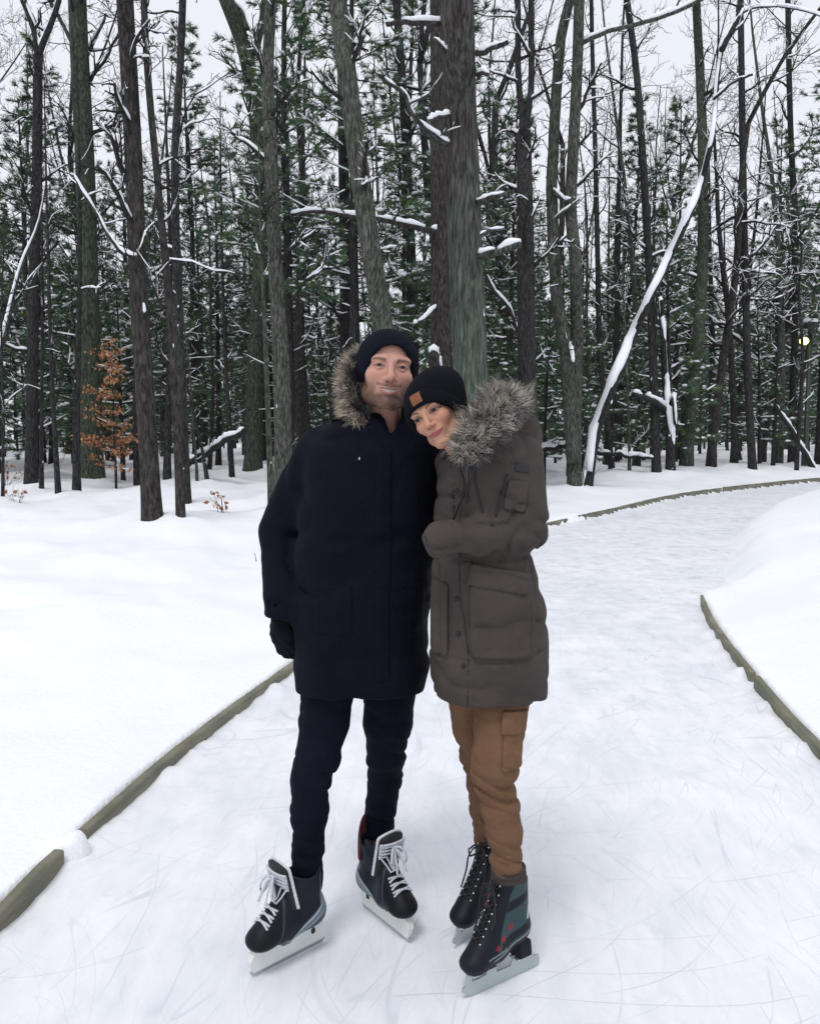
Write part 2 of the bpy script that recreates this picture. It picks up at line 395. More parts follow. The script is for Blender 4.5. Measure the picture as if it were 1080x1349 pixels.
BARK_GREEN = bark('lichen_bark', (.055, .060, .052), (.135, .145, .125), (.80, 1.0, .78), .8)
BARK_PINE = bark('pine_bark', (.046, .041, .040), (.118, .108, .104), (.80, 1.05, .88), .45, .12, 22, True)
BARK_TWIG = bark('twig_bark', (.026, .024, .023), (.055, .050, .047))
t = NT('needles'); a = t.n('Attribute', attribute_name='Col'); t.base(a.outputs['Color']); t.rough(.6); t.set(Specular_IOR_Level=.3); NEEDLE = t.m
t = NT('dry_leaf'); a = t.n('Attribute', attribute_name='Col'); t.base(a.outputs['Color']); t.rough(.7); t.set(Specular_IOR_Level=.2); DRYLEAF = t.m
# ------------------------------------------------------------------ tree growth
def perp(d, rng):
    a = np.array([rng.gauss(0, 1) for _ in range(3)]); a -= d * a.dot(d); return unit(a)
def wander(rng, p, d, L, n, wob, up):
    pts = [np.array(p, float)]; d = unit(np.array(d, float)); st = L / n; out = [d]
    for _ in range(n):
        d = unit(d + wob * np.array([rng.gauss(0, 1) for _ in range(3)]) + np.array([0, 0, up])); pts.append(pts[-1] + d * st); out.append(d)
    return np.array(pts), out
def snow_on(mb, pts, rad, rng, cover=.8, thick=1.0, lo=.012):
    """broken strips of snow lying along the top of a limb"""
    n = len(pts)
    if n < 3: return
    m = max(4, min(40, int(np.linalg.norm(np.diff(pts, axis=0), axis=1).sum() / .07)))
    s = np.linspace(0, n - 1, m); p = np.stack([np.interp(s, range(n), pts[:, k]) for k in range(3)], 1); r = np.interp(s, range(n), rad)
    tg = unit_rows(np.gradient(p, axis=0)); flat = np.sqrt(np.clip(1 - tg[:, 2]**2, 0, 1))
    i = 0
    while i < m - 2:
        ln = rng.randint(3, 14)
        if rng.random() < cover:
            q = slice(i, min(m, i + ln)); pp = p[q]; k = len(pp)
            if k >= 3:
                env = np.sin(np.linspace(.25, PI - .25, k))**.5 * (.75 + .5 * np.array([rng.random() for _ in range(k)]))
                w_ = (r[q] * .85 + lo) * env * flat[q]**.7; up = np.array([0, 0, 1.]) - tg[q] * tg[q][:, 2:3]
                up = unit_rows(up); c = pp + up * (r[q] * .75 + w_ * .35 * thick)[:, None]
                mb.tube(c, np.maximum(w_, .002), 5, True)
        i += ln + rng.randint(0, 2)
def ridge_jit(seed, amp):
    rs = np.random.RandomState(seed)
    def f(n, s):
        base = rs.rand(s) - .5; z = np.cumsum(rs.rand(n, s) - .5, axis=0) * .25
        z -= z.mean(0); return 1 + amp * (base[None] + .6 * np.clip(z, -1, 1))
    return f
def limbs(rng, tr, sn, p, d, L, r, lev, maxlev, snow=.7, up=.03, wob=.16):
    n = max(3, int(5 + 3 * (lev == 1))); pts, ds = wander(rng, p, d, L, n, wob, up)
    r = max(r, .0065); rad = np.linspace(r, max(.0048, r * .34), n + 1); tr.tube(pts, rad, 6 if r > .03 else (4 if r > .012 else 3), False)
    if r > .0065 and snow > 0: snow_on(sn, pts, rad, rng, snow, 1.0, .006 if r < .012 else .010)
    if lev >= maxlev: return
    k = rng.randint(4, 6) if lev == 1 else rng.randint(3, 5)
    for q in range(k):
        f = .22 + .74 * (q + rng.random()) / k; i = min(n - 1, int(f * n)); u = f * n - i; c = pts[i] * (1 - u) + pts[i + 1] * u
        ang = R(rng.uniform(28, 62)); dd = ds[i] * math.cos(ang) + perp(ds[i], rng) * math.sin(ang)
        limbs(rng, tr, sn, c, dd, L * rng.uniform(.35, .6) * (1 - .35 * f), r * rng.uniform(.4, .58) * (1 - .3 * f), lev + 1, maxlev, snow, up, wob)
def bare_crown(rng, tr, sn, pts, rad, lo, hi, num, Lk, maxlev=3, snow=.7, rk=.45, each=None):
    s = np.concatenate([[0], np.cumsum(np.linalg.norm(np.diff(pts, axis=0), axis=1))]); H = s[-1]
    for q in range(num):
        f = lo + (hi - lo) * (q + rng.random()) / num; x = f * H
        c = np.array([np.interp(x, s, pts[:, k]) for k in range(3)]); r = np.interp(x, s, rad)
        az = rng.uniform(0, 2 * PI); el = R(rng.uniform(5, 60)) * (.5 + .7 * f)
        d = np.array([math.cos(az) * math.cos(el), math.sin(az) * math.cos(el), math.sin(el)])
        if each is not None: tr = MB(); each.append(tr)
        limbs(rng, tr, sn, c, d, Lk * rng.uniform(.5, 1.1) * (1.15 - .6 * f), min(r * rk, .055) * rng.uniform(.6, 1), 1, maxlev, snow)
GREENS = np.array([(.048, .086, .056), (.060, .108, .065), (.078, .134, .066), (.054, .094, .070), (.096, .146, .058)])
def tufts(nd, sn, p, d, rng, nb, ln, wd, snowp):
    V = []; C = []; base = GREENS[rng.randrange(5)] * rng.uniform(.75, 1.35)
    for _ in range(nb):
        k = unit(d * rng.uniform(.35, 1) + perp(d, rng) * rng.uniform(.3, 1.0) + np.array([0, 0, -.15])); q = p + d * rng.uniform(-.06, .05)
        s = perp(k, rng) * wd * .5; l = ln * rng.uniform(.7, 1.15)
        V += [q - s, q + s, q + k * l]; C += [base, base, base * rng.uniform(.9, 1.4)]
    nd.add(V, np.arange(len(V)).reshape(-1, 3), np.array(C))
    if rng.random() < snowp:
        r = rng.uniform(.022, .062)
        blob_mb(sn, p + d * .02 + np.array([0, 0, .025]), (r * rng.uniform(.9, 2.0), r * rng.uniform(.9, 1.8), r * rng.uniform(.45, .8)), np.random.RandomState(rng.randrange(10**6)), 6, 3, .35)
def pine(seed, H, r0, crown_lo, Lmax, nb=13, ln=.18, wd=.025, snowp=.24, step=.36, dead=True, dens=1.0):
    rng = random.Random(seed); tr, cr, sn, nd = MB(), MB(), MB(), MB()
    pts, _ = wander(rng, (0, 0, -.15), (rng.uniform(-.03, .03), rng.uniform(-.03, .03), 1), H, 14, .012, .05)
    rad = np.linspace(r0, .015, 15); rad[0] *= 1.25; tr.tube(pts, rad, 10, True, jit=ridge_jit(seed, .10))
    z = .9
    while z < H - .3:
        f = z / H; i = min(13, int(f * 14)); u = f * 14 - i; c = pts[i] * (1 - u) + pts[i + 1] * u
        live = f > crown_lo * rng.uniform(.8, 1.2)
        for q in range(rng.randint(3, 5)):
            az = rng.uniform(0, 2 * PI)
            if not live:
                if dead and rng.random() < .6:
                    el = R(rng.uniform(-15, 20)); d = np.array([math.cos(az) * math.cos(el), math.sin(az) * math.cos(el), math.sin(el)])
                    limbs(rng, cr, sn, c, d, rng.uniform(.5, 1.6), .011, 2, 3, .75, .0, .12)
                continue
            k = (f - crown_lo) / (1 - crown_lo); L = Lmax * max(.15, (1 - k)**.75) * rng.uniform(.6, 1.1) * (.55 + .45 * min(1, k * 5)); el = R(rng.uniform(-8, 22) + 25 * k)
            d = np.array([math.cos(az) * math.cos(el), math.sin(az) * math.cos(el), math.sin(el)])
            lp, ld = wander(rng, c, d, L, 6, .07, .015); lr = np.linspace(.018, .005, 7); cr.tube(lp, lr, 4, False)
            snow_on(sn, lp, lr, rng, .34, 1.1, .015)
            nt_ = max(2, int(L * 3.6 * dens))
            for a in range(nt_):
                g = .25 + .75 * (a + rng.random()) / nt_; ii = min(5, int(g * 6)); uu = g * 6 - ii; b = lp[ii] * (1 - uu) + lp[ii + 1] * uu
                side = perp(ld[ii], rng); side[2] *= .35; dd = unit(ld[ii] * .7 + side * rng.choice((-1, 1)))
                tl = (.18 + .3 * L * .3) * rng.uniform(.6, 1.2); e = b + dd * tl; cr.tube([b, (b + e) / 2 + np.array([0, 0, .01]), e], [.005, .004, .003], 3, False)
                for h in (.45, .75, 1.0): tufts(nd, sn, b + dd * tl * h, unit(dd + np.array([0, 0, .2])), rng, nb, ln, wd, snowp)
        z += step * rng.uniform(.75, 1.3)
    return tr, cr, sn, nd
def bare(seed, H, r0, lo, num, Lk, fork=0, maxlev=3, snow=.7):
    rng = random.Random(seed); tr, cr, sn = MB(), MB(), MB()
    pts, ds = wander(rng, (0, 0, -.15), (rng.uniform(-.06, .06), rng.uniform(-.06, .06), 1), H * (.6 if fork else 1), 12, .035, .04)
    rad = np.linspace(r0, r0 * (.55 if fork else .12), 13); rad[0] *= 1.3; tr.tube(pts, rad, 10, True, jit=ridge_jit(seed, .12))
    bare_crown(rng, cr, sn, pts, rad, lo, .99, num, Lk, maxlev, snow)
    for _ in range(fork):
        d = unit(ds[-1] + perp(ds[-1], rng) * rng.uniform(.25, .5)); p2, d2 = wander(rng, pts[-1], d, H * .45, 9, .06, .05); r2 = np.linspace(r0 * .45, .012, 10)
        tr.tube(p2, r2, 8, True); bare_crown(rng, cr, sn, p2, r2, .1, .99, num, Lk * .8, maxlev, snow)
    return tr, cr, sn, None
def tree_obj(name, parts, bark_m, twig_m=None):
    o = empty(name); tr, cr, sn, nd = parts
    tr.build('trunk', bark_m, o)
    if cr.n: cr.build('branches', twig_m or BARK_TWIG, o)
    if nd is not None and nd.n: nd.build('foliage', NEEDLE, o, smooth=False, color=True)
    if sn.n: tag(sn.build('snow_cover', BSNOW, o), kind='stuff')
    return o
def copy_tree(o):
    c = o.copy(); COL.objects.link(c)
    for ch in o.children:
        d = ch.copy(); COL.objects.link(d); d.parent = c
    return c
def base_at(px, py):
    Y = np.arange(6., 45., .04); q = np.array([P(px, py, y_) for y_ in Y]); x, y = q[:, 0], q[:, 1]
    h = snow_h(x, y, sdist(LEFT, x, y, 1).astype(float), sdist(RIGHT, x, y, -1).astype(float)); k = int(np.argmax(q[:, 2] <= h)); return x[k], y[k], float(h[k])
# ------------------------------------------------------------------ the trees one can tell apart
def key_tree(name, label, path, w0, w1, bk, Y=None, extra=None, crown=(.35, 1.0, 7, 1.6), seed=1, snow=.5, cat='tree', snowy=False, mound=0, group=None, sides=14, amp=.10, maxlev=3):
    """path: photo pixels from the foot upward; the first one sets the distance"""
    rng = random.Random(seed)
    if path[-1][1] > 20 and name in ('sapling', 'slender_tree', 'leaning_sapling', 'leaning_tree'): w1 = 1.3
    if crown: crown = (crown[0] * .85, crown[1], int(crown[2] * 1.5), crown[3] * 1.15)
    if Y is None: bx, Y, bz = base_at(*path[0])
    else:
        b = P(path[0][0], path[0][1], Y); bx = b[0]; bz = ground_z(bx, Y)
    wp = [P(px, py, Y + rng.uniform(-.02, .02) * Y * (k > 0)) for k, (px, py) in enumerate(path)]
    wp[0] = np.array([bx, Y, bz - .2]); wp = np.array(wp); org = np.array([bx, Y, bz]); loc = wp - org
    d = np.concatenate([[0], np.cumsum(np.linalg.norm(np.diff(loc, axis=0), axis=1))]); n = max(10, int(d[-1] / .28)); s = np.linspace(0, d[-1], n)
    m = np.gradient(loc, d, axis=0); i = np.clip(np.searchsorted(d, s, 'right') - 1, 0, len(d) - 2); h = d[i + 1] - d[i]; t = ((s - d[i]) / h)[:, None]; h = h[:, None]
    pts = (2 * t**3 - 3 * t**2 + 1) * loc[i] + (t**3 - 2 * t**2 + t) * h * m[i] + (-2 * t**3 + 3 * t**2) * loc[i + 1] + (t**3 - t**2) * h * m[i + 1]
    k = Y / FPX * 1.0; f = s / d[-1]; rad = (w0 + (w1 - w0) * f) * k / 2; rad = rad * (.95 + .42 * np.exp(-(s / .28))) 
    tr, cr, sn = MB(), MB(), MB(); tr.tube(pts, rad, sides, True, jit=ridge_jit(seed, amp))
    branch_parts = []
    if crown: bare_crown(rng, cr, sn, pts, rad, crown[0], crown[1], crown[2], crown[3], maxlev, snow, each=branch_parts)
    if snowy: 
        tg = unit_rows(np.gradient(pts, axis=0)); up = unit_rows(np.array([0, 0, 1.]) - tg * tg[:, 2:3]); fl = np.sqrt(np.clip(1 - tg[:, 2]**2, 0, 1))
        jj = np.array([rng.uniform(.75, 1.2) for _ in range(len(pts))]); jj[1:-1] = (jj[:-2] + jj[1:-1] + jj[2:]) / 3; sr = rad * (.52 + .55 * fl**.5) * (.6 + .4 * jj); k0 = 2
        sn.tube((pts + up * (rad * .62)[:, None] + np.array([-.12, -.60, 0]) * rad[:, None])[k0:], sr[k0:], 9, True); snow_on(sn, pts + up * (rad * .7)[:, None], rad * .8, rng, .95, 1.0, .02)
    limb_parts = []
    for e in (extra or []):                                             # limbs traced one by one: pixels, width at both ends, snow thickness, fine twigs
        ep, ew0, ew1, es, et = e[:5]; dy = e[5] if len(e) > 5 else 0
        q = np.array([P(px, py, Y + dy * u_ / max(1, len(ep) - 1)) for u_, (px, py) in enumerate(ep)]) - org
        sq = np.linspace(0, len(q) - 1, max(8, 5 * len(q))); q = np.stack([np.interp(sq, range(len(q)), q[:, c]) for c in range(3)], 1)
        q[1:-1] = (q[:-2] + 2 * q[1:-1] + q[2:]) / 4
        q[2:] += np.cumsum(np.array([[rng.gauss(0, .012) for _ in range(3)] for _ in range(len(q) - 2)]), axis=0) * .5
        r = np.linspace(ew0, ew1, len(q)) * k / 2; lm = MB(); lm.tube(q, r, 10, True, jit=ridge_jit(seed + 3, .2)); limb_parts.append(lm)
        if es: snow_on(sn, q, r, rng, .96, es, .016); snow_on(sn, q + np.array([0, 0, .01]), r, rng, .7, es, .02)
        if et: bare_crown(rng, lm, sn, q, r * 1.5, .15, 1, et, 1.0, 2, snow)
    rs = np.random.RandomState(seed)                                   # snow blown onto the bark
    for _ in range(int(4 * rs.rand())):
        j = int(rs.randint(0, max(2, int(len(pts) * .45)))); az = rs.uniform(-2.7, -.4); rr = rad[j]; sz = rs.uniform(.12, .30) * min(rr, .12)
        blob_mb(sn, pts[j] + np.array([math.cos(az) * rr * .93, math.sin(az) * rr * .93, rs.uniform(-.1, .1)]), (sz * .9, sz * .35 + .004, sz * rs.uniform(.8, 2.4)), rs, 7, 5, .55)
    o = empty(name, org)
    tr.build('trunk', bk, o)
    for lm in limb_parts: lm.build('limb', bk, o)
    for bm in branch_parts: bm.build('branch', BARK_TWIG, o)
    if sn.n: tag(sn.build('snow_cover', BSNOW, o), kind='stuff')
    tag(o, label, cat, group)
    MOUNDS.append((bx, Y, mound if mound else .085, .42 if mound else .22 + rad[0]))
    return o
def build_key_trees():
    K = key_tree
    K('tall_tree', 'dark trunk at the far left that forks into two arms near the top', [(40, 640), (44, 400), (49, 200), (50, 72)], 17, 12, BARK_DARK, extra=[([(50, 74), (44, 40), (24, -10), (10, -60)], 8, 5, .8, 4), ([(50, 74), (62, 40), (78, -10), (86, -60)], 8, 5, .8, 4)], seed=11)
    K('tall_tree', 'broad grey trunk standing on a snow mound left of the orange leaves', [(122, 633), (117, 400), (111, 200), (104, 60), (98, -90)], 31, 22, BARK_GREEN, mound=.22, seed=12, crown=(.45, 1, 8, 2.0), extra=[([(104, 75), (88, 40), (70, 10), (58, -30)], 7, 4, .6, 4), ([(108, 85), (124, 50), (140, 15)], 6, 3, .6, 3)])
    K('tall_tree', 'straight brown trunk rising nearest the path on the left', [(201, 693), (193, 560), (182, 380), (175, 200), (164, 0), (158, -110)], 27, 21, BARK_BROWN, seed=13, crown=(.5, 1, 5, 1.3), extra=[([(180, 338), (160, 335), (132, 290), (112, 258), (96, 232)], 4.5, 3, 1.0, 2), ([(184, 330), (192, 310), (203, 295)], 3.5, 2, 1.0, 0)])
    K('slender_tree', 'slender leaning trunk just right of the nearest brown trunk on the left', [(239, 689), (231, 520), (221, 380), (207, 230), (195, 100), (186, -90)], 12.5, 8, BARK_BROWN, seed=14, crown=(.4, 1, 6, 1.1), amp=.06)
    K('slender_tree', 'dark slender trunk close behind the leaning one on the left', [(246, 667), (240, 520), (234, 380), (231, 200), (238, 80), (243, -80)], 13, 9, BARK_DARK, seed=15, crown=(.4, 1, 7, 1.3))
    K('tall_tree', 'mossy dark trunk bending left at its top, left of the man', [(333, 620), (338, 450), (345, 325), (342, 200), (334, 125), (318, 50), (299, 0), (270, -70)], 25, 19, BARK_GREEN, seed=16, crown=(.5, .95, 6, 1.6), extra=[([(336, 70), (345, 30), (352, -30)], 10, 8, .4, 3), ([(305, 0), (318, 16), (326, 40)], 4, 7, 1.3, 0)])
    K('tall_tree', 'pale furrowed trunk seen beside the left shoulder of the man', [(374, 652), (371, 480), (362, 330), (357, 200), (353, 100), (357, 0), (358, -80)], 26, 13, BARK_GREY, seed=17, crown=(.4, 1, 7, 1.6))
    K('sapling', 'thin pale green sapling touching the outline of the man on the left', [(358, 650), (351, 490), (346, 370), (342, 250), (340, 150)], 10, 5, BARK_GREEN, Y=12.6, seed=18, crown=(.55, 1, 5, .8), amp=.05)
    K('tall_tree', 'greenish trunk leaning left, rising directly above the beanie of the man', [(533, 672), (505, 430), (489, 330), (470, 200), (455, 80), (445, 0), (436, -90)], 32, 24, BARK_GREY, Y=13.6, seed=19, crown=(.55, 1, 4, 1.2))
    K('pine_tree', 'thickest pine trunk rising behind the woman, with broken snow-capped limbs', [(624, 668), (620, 500), (612, 300), (606, 150), (602, 0), (597, -120)], 50, 42, BARK_PINE, Y=14.5, seed=20, crown=None, sides=28, amp=.07,
      extra=[([(628, 338), (655, 333), (683, 323)], 9, 8, 1.3, 0, -.4), ([(628, 266), (650, 260), (677, 253)], 6, 5, 1.2, 0, -.3), ([(627, 70), (645, 65), (668, 54)], 7, 5, 1.2, 0, -.3), ([(590, 190), (574, 180), (556, 165), (542, 150), (530, 118), (505, 100)], 7, 4, 1.2, 3, -.5), ([(592, 152), (575, 152), (560, 158)], 5, 4, 1.3, 0, -.6), ([(592, 72), (584, 62), (573, 50)], 5, 4, 1.2, 0, -.5), ([(590, 31), (560, 30), (530, 29), (508, 31)], 7, 6, 1.2, 0, -.5), ([(628, 98), (636, 95), (642, 97)], 5, 5, 1.5, 0, -.5), ([(628, 312), (645, 304), (664, 300)], 4, 3, 1.0, 0, .4)])
    K('pine_tree', 'reddish brown pine trunk half hidden directly left of the thickest pine', [(585, 655), (582, 500), (581, 300), (579, 0), (578, -80)], 31, 24, BARK_BROWN, Y=17.5, seed=21, crown=None, sides=20,
      extra=[([(578, 306), (540, 298), (500, 291), (452, 286), (410, 282), (384, 286)], 8, 4, 1.2, 3, -1.2), ([(578, 492), (573, 484), (573, 468)], 13, 13, 2.6, 0, -.9), ([(575, 404), (560, 420), (548, 428)], 4, 3, 1.2, 0, -.8)])
    K('tall_tree', 'dark trunk behind the woman splitting into two straight stems, right of the thickest pine', [(698, 640), (694, 480), (692, 300), (690, 175)], 28, 20, BARK_DARK, Y=18.5, seed=22, crown=(.4, 1, 7, 1.3), extra=[([(690, 180), (684, 110), (683, 0), (682, -80)], 9, 7, 0, 5), ([(690, 180), (700, 120), (699, 0), (698, -80)], 9, 7, 0, 5), ([(640, 362), (652, 385), (672, 408), (680, 440)], 4, 4, 1.1, 0)])
    K('twin_trunk_tree', 'grey tree with two slim stems side by side from one foot, beside the woman', [(757, 644), (757, 560), (760, 450), (758, 340), (752, 275), (755, 200), (760, 100), (763, 0), (764, -90)], 19, 13, BARK_GREY, seed=23, crown=(.5, 1, 5, 1.3), extra=[([(755, 610), (747, 470), (736, 400), (731, 330), (727, 250), (732, 150), (741, 50), (756, -10), (764, -60)], 17, 11, 0, 5, .3), ([(764, 58), (770, 55), (800, 42), (850, 29), (890, 15), (930, -4), (960, -25)], 6, 4, 1.4, 3, -.3), ([(748, 452), (752, 466), (753, 478)], 5, 6, 2.2, 0, -.5), ([(727, 250), (742, 265), (756, 262)], 5, 4, 1.0, 0)])
    K('leaning_tree', 'long leaning trunk loaded with snow, curving up to the top right', [(771, 612), (789, 556), (810, 500), (833, 444), (857, 390), (881, 340), (905, 288), (924, 240), (936, 190), (942, 140), (946, 95), (954, 55), (972, 22), (1000, 8), (1035, 9), (1080, 20), (1130, 45)], 16, 8, BARK_DARK, Y=19.5, seed=24, crown=None, snowy=True, extra=[([(950, 66), (972, 25), (976, -30)], 8, 6, .6, 3), ([(940, 130), (962, 110), (990, 98)], 4, 3, 1.0, 3)], cat='leaning tree')
    K('slender_tree', 'thin straight dark trunk just right of the leaning snowy one', [(865, 626), (860, 480), (854, 340), (846, 200), (836, 75), (826, 0), (818, -80)], 13, 8, BARK_DARK, seed=25, crown=(.3, 1, 9, 1.4))
    K('tall_tree', 'pale grey-green trunk standing in the wood behind the snow-capped stump', [(903, 616), (909, 534), (917, 465), (925, 350), (926, 250), (923, 120), (918, 20), (914, -60)], 18, 10, BARK_GREEN, seed=26, crown=(.4, 1, 7, 1.5))
    K('slender_tree', 'straight dark trunk nearest the lamp on its left', [(992, 621), (985, 493), (981, 330), (978, 180), (976, 40), (975, -60)], 11, 7, BARK_DARK, seed=27, crown=(.3, 1, 10, 1.5))
    K('slender_tree', 'thin dark pole of a tree crossing behind the leaning snowy trunk', [(807, 619), (800, 556), (791, 473), (787, 330), (784, 200), (780, 60), (778, -50)], 8, 5, BARK_DARK, seed=28, crown=(.3, 1, 9, 1.3))
    K('dead_snag', 'broken dead trunk plastered with a column of snow under the pale trunk on the right', [(884, 606), (882, 560), (876, 500), (873, 440), (869, 392)], 13, 6, BARK_DARK, Y=24.2, seed=29, crown=None, snowy=True, cat='dead trunk', extra=[([(882, 545), (860, 528), (833, 520)], 8, 6, 2.2, 0, -.6), ([(880, 540), (888, 525), (890, 560)], 7, 6, 2.6, 0, -.5), ([(874, 440), (872, 420), (871, 395)], 5, 5, 2.5, 0, -.4)])
    K('slender_tree', 'dark trunk close to the left of the broad one on the snow mound', [(100, 637), (101, 540), (103, 452), (105, 330), (104, 180), (100, 60)], 12, 8, BARK_DARK, Y=18.3, seed=30, crown=(.3, 1, 7, 1.2))
    K('sapling', 'thin dark pole with its foot lowest at the far left', [(77, 653), (68, 493), (63, 330), (60, 200), (58, 100)], 8, 5, BARK_DARK, seed=31, crown=(.35, 1, 7, .9))
    K('sapling', 'thinner pole with a snowy foot left of the lowest one at the far left', [(54, 647), (55, 500), (56, 360), (53, 220)], 6.5, 4, BARK_DARK, seed=32, crown=(.35, 1, 7, .9))
    K('sapling', 'dark pole at the left edge of the picture', [(3, 660), (4, 540), (2, 420), (6, 300)], 5, 3.5, BARK_DARK, seed=33, crown=(.35, 1, 7, .9))
    K('leaning_tree', 'grey trunk slanting in from the left edge with snow along its back', [(-42, 640), (-18, 520), (6, 440), (30, 345), (50, 296), (62, 230)], 12, 6, BARK_GREY, Y=18, seed=34, crown=(.5, 1, 4, 1.2), snowy=True, cat='leaning tree')
    K('slender_tree', 'dark trunk behind the nearest brown trunk, right of the orange leaves', [(220, 635), (221, 560), (223, 493), (224, 330), (220, 200), (214, 60)], 11, 7, BARK_DARK, seed=35, crown=(.3, 1, 8, 1.2))
    K('leaning_sapling', 'short slanting pole in the snow between the dark trunks and the fallen log', [(275, 635), (264, 580), (253, 534), (244, 495)], 6.5, 3.5, BARK_DARK, seed=36, crown=(.4, 1, 4, .7), cat='sapling')
    K('sapling', 'straight thin pole just right of the fallen log', [(306, 631), (302, 560), (298, 493), (294, 391), (291, 250), (290, 120)], 7.5, 4.5, BARK_DARK, seed=37, crown=(.3, 1, 9, 1.1))
    K('tall_tree', 'dark trunk in the middle distance between the man and the pale furrowed trunk', [(455, 612), (455, 440), (454, 330), (452, 180), (450, 60), (449, -40)], 18, 12, BARK_DARK, Y=24, seed=38, crown=(.3, 1, 9, 1.5))
    K('tall_tree', 'dark crooked trunk showing between the greenish leaning trunk and the thickest pine', [(548, 620), (545, 430), (540, 300), (534, 180), (528, 80), (522, 0), (519, -60)], 15, 10, BARK_DARK, Y=22, seed=39, crown=(.3, 1, 9, 1.6), extra=[([(536, 190), (546, 165), (555, 120), (580, 95)], 5, 3, 1.0, 2)])
    K('slender_tree', 'dark trunk at the right between the stump and the straight one by the lamp', [(938, 604), (938, 500), (936, 380), (934, 200)], 12, 7, BARK_DARK, seed=40, crown=(.3, 1, 9, 1.3))
    K('slender_tree', 'dark trunk directly left of the lamp post', [(1042, 606), (1044, 520), (1047, 420), (1046, 300), (1040, 130), (1037, -40)], 9, 7, BARK_DARK, Y=33, seed=41, crown=(.25, 1, 10, 1.6))
    K('sapling', 'hooked thin sapling close to the right edge above the lamp', [(1050, 600), (1056, 440), (1052, 390), (1056, 330), (1050, 270), (1046, 200)], 6, 4, BARK_DARK, Y=27, seed=42, crown=(.2, 1, 8, 1.3))
    # fallen logs, stump, leaves, sprigs
    rng = random.Random(5)
    def log(a, b, Y, r, label):
        p0 = P(*a, Y); p1 = P(*b, Y - 1.2); org = p0.copy(); q = np.linspace(p0, p1, 14) - org; q[1:-1] += np.array([[rng.gauss(0, .02) for _ in range(3)] for _ in range(12)])
        tr, sn = MB(), MB(); tr.tube(q, np.linspace(r, r * .6, 14), 9, True, jit=ridge_jit(4, .15)); snow_on(sn, q, np.linspace(r, r * .6, 14), rng, .97, 1.2, .03); snow_on(sn, q, np.linspace(r, r * .6, 14), rng, .97, 1.2, .02)
        o = empty('fallen_log', org); tr.build('trunk', BARK_DARK, o); tag(sn.build('snow_cover', BSNOW, o), kind='stuff'); tag(o, label, 'fallen log'); return o
    log((246, 612), (322, 566), 21.5, .09, 'fallen log with snow on its back, propped up left of the man')
    log((1085, 640), (1022, 535), 29, .10, 'fallen trunk slanting down to the right edge behind the lamp post')
    log((1000, 470), (905, 395), 31, .06, 'thin fallen stem slanting across the wood left of the lamp')
    log((690, 598), (760, 585), 21, .08, 'snow-topped fallen log lying behind the twin stems')
    log((780, 596), (860, 604), 25, .07, 'fallen stem with snow lying behind the foot of the thin straight trunk')
    # young beech that keeps its dry leaves
    bx, by, bz = base_at(152, 622); by = 20.5; bx = P(152, 610, by)[0]; bz = ground_z(bx, by); o = empty('beech_sapling', (bx, by, bz))
    tr, cr, sn, lf = MB(), MB(), MB(), MB(); pts, ds = wander(rng, (0, 0, -.1), (0, 0, 1), 3.9, 12, .05, .05); rad = np.linspace(.035, .008, 13); tr.tube(pts, rad, 7, True)
    LC = np.array([(.44, .21, .10), (.36, .16, .08), (.52, .28, .15), (.30, .13, .07)])
    def leaf(mb, p, s):
        d = unit(np.array([rng.gauss(0, 1), rng.gauss(0, 1), rng.gauss(-.6, .6)])); a = perp(d, rng) * s * .32; n = np.cross(d, a) * .5
        mb.add([p, p + d * s * .5 + a + n, p + d * s, p + d * s * .5 - a + n], np.array([[0, 1, 2], [0, 2, 3]]), LC[rng.randrange(4)] * rng.uniform(.7, 1.2))
    for q in range(46):
        i = rng.randint(2, 11); az = rng.uniform(0, 2 * PI); d = np.array([math.cos(az), math.sin(az), rng.uniform(-.1, .4)]); L = rng.uniform(.35, 1.15) * (1.15 - i / 14)
        lp, ld = wander(rng, pts[i], d, L, 5, .15, .0); cr.tube(lp, np.linspace(.009, .003, 6), 3, False); snow_on(sn, lp, np.linspace(.008, .003, 6), rng, .3, 1, .01)
        for h in range(int(L * 52)):
            k = rng.uniform(.8, 5); kk = int(min(4, k)); leaf(lf, lp[kk] + (lp[kk + 1] - lp[kk]) * (k - kk) + np.array([rng.gauss(0, .06), rng.gauss(0, .06), rng.gauss(0, .05)]), rng.uniform(.06, .11))
    tr.build('trunk', BARK_DARK, o); cr.build('branches', BARK_TWIG, o); lf.build('foliage', DRYLEAF, o, False, True); tag(sn.build('snow_cover', BSNOW, o), kind='stuff')
    tag(o, 'young beech still holding its dry orange leaves, between two trunks on the left', 'sapling')
    def sprig(px, py, h, nl, name, label, twigs=5):
        x, y, z = base_at(px, py); o = empty(name, (x, y, z)); st, lf = MB(), MB()
        for q in range(twigs):
            d = np.array([rng.gauss(0, .35), rng.gauss(0, .35), 1]); p, _ = wander(rng, (rng.gauss(0, .03), 0, -.05), d, h * rng.uniform(.6, 1), 6, .15, 0); st.tube(p, np.linspace(.005, .002, 7), 4, False)
            for _ in range(nl): leaf(lf, p[rng.randint(3, 6)] + np.array([rng.gauss(0, .03), 0, rng.gauss(0, .03)]), rng.uniform(.07, .11))
        st.build('stem', BARK_TWIG, o)
        if nl: lf.build('foliage', DRYLEAF, o, False, True)
        tag(o, label, 'plant')
    sprig(296, 676, .42, 3, 'dry_sprig', 'small sprig with orange leaves poking out of the snow left of the man')
    sprig(24, 662, .4, 2, 'dry_sprig', 'few-leaved orange sprig in the snow at the far left')
    sprig(8, 640, .9, 6, 'dry_sprig', 'taller leafy orange sprig at the left edge of the picture')
    sprig(82, 610, 1.6, 9, 'dry_sprig', 'rusty-leaved bush behind the poles on the left')
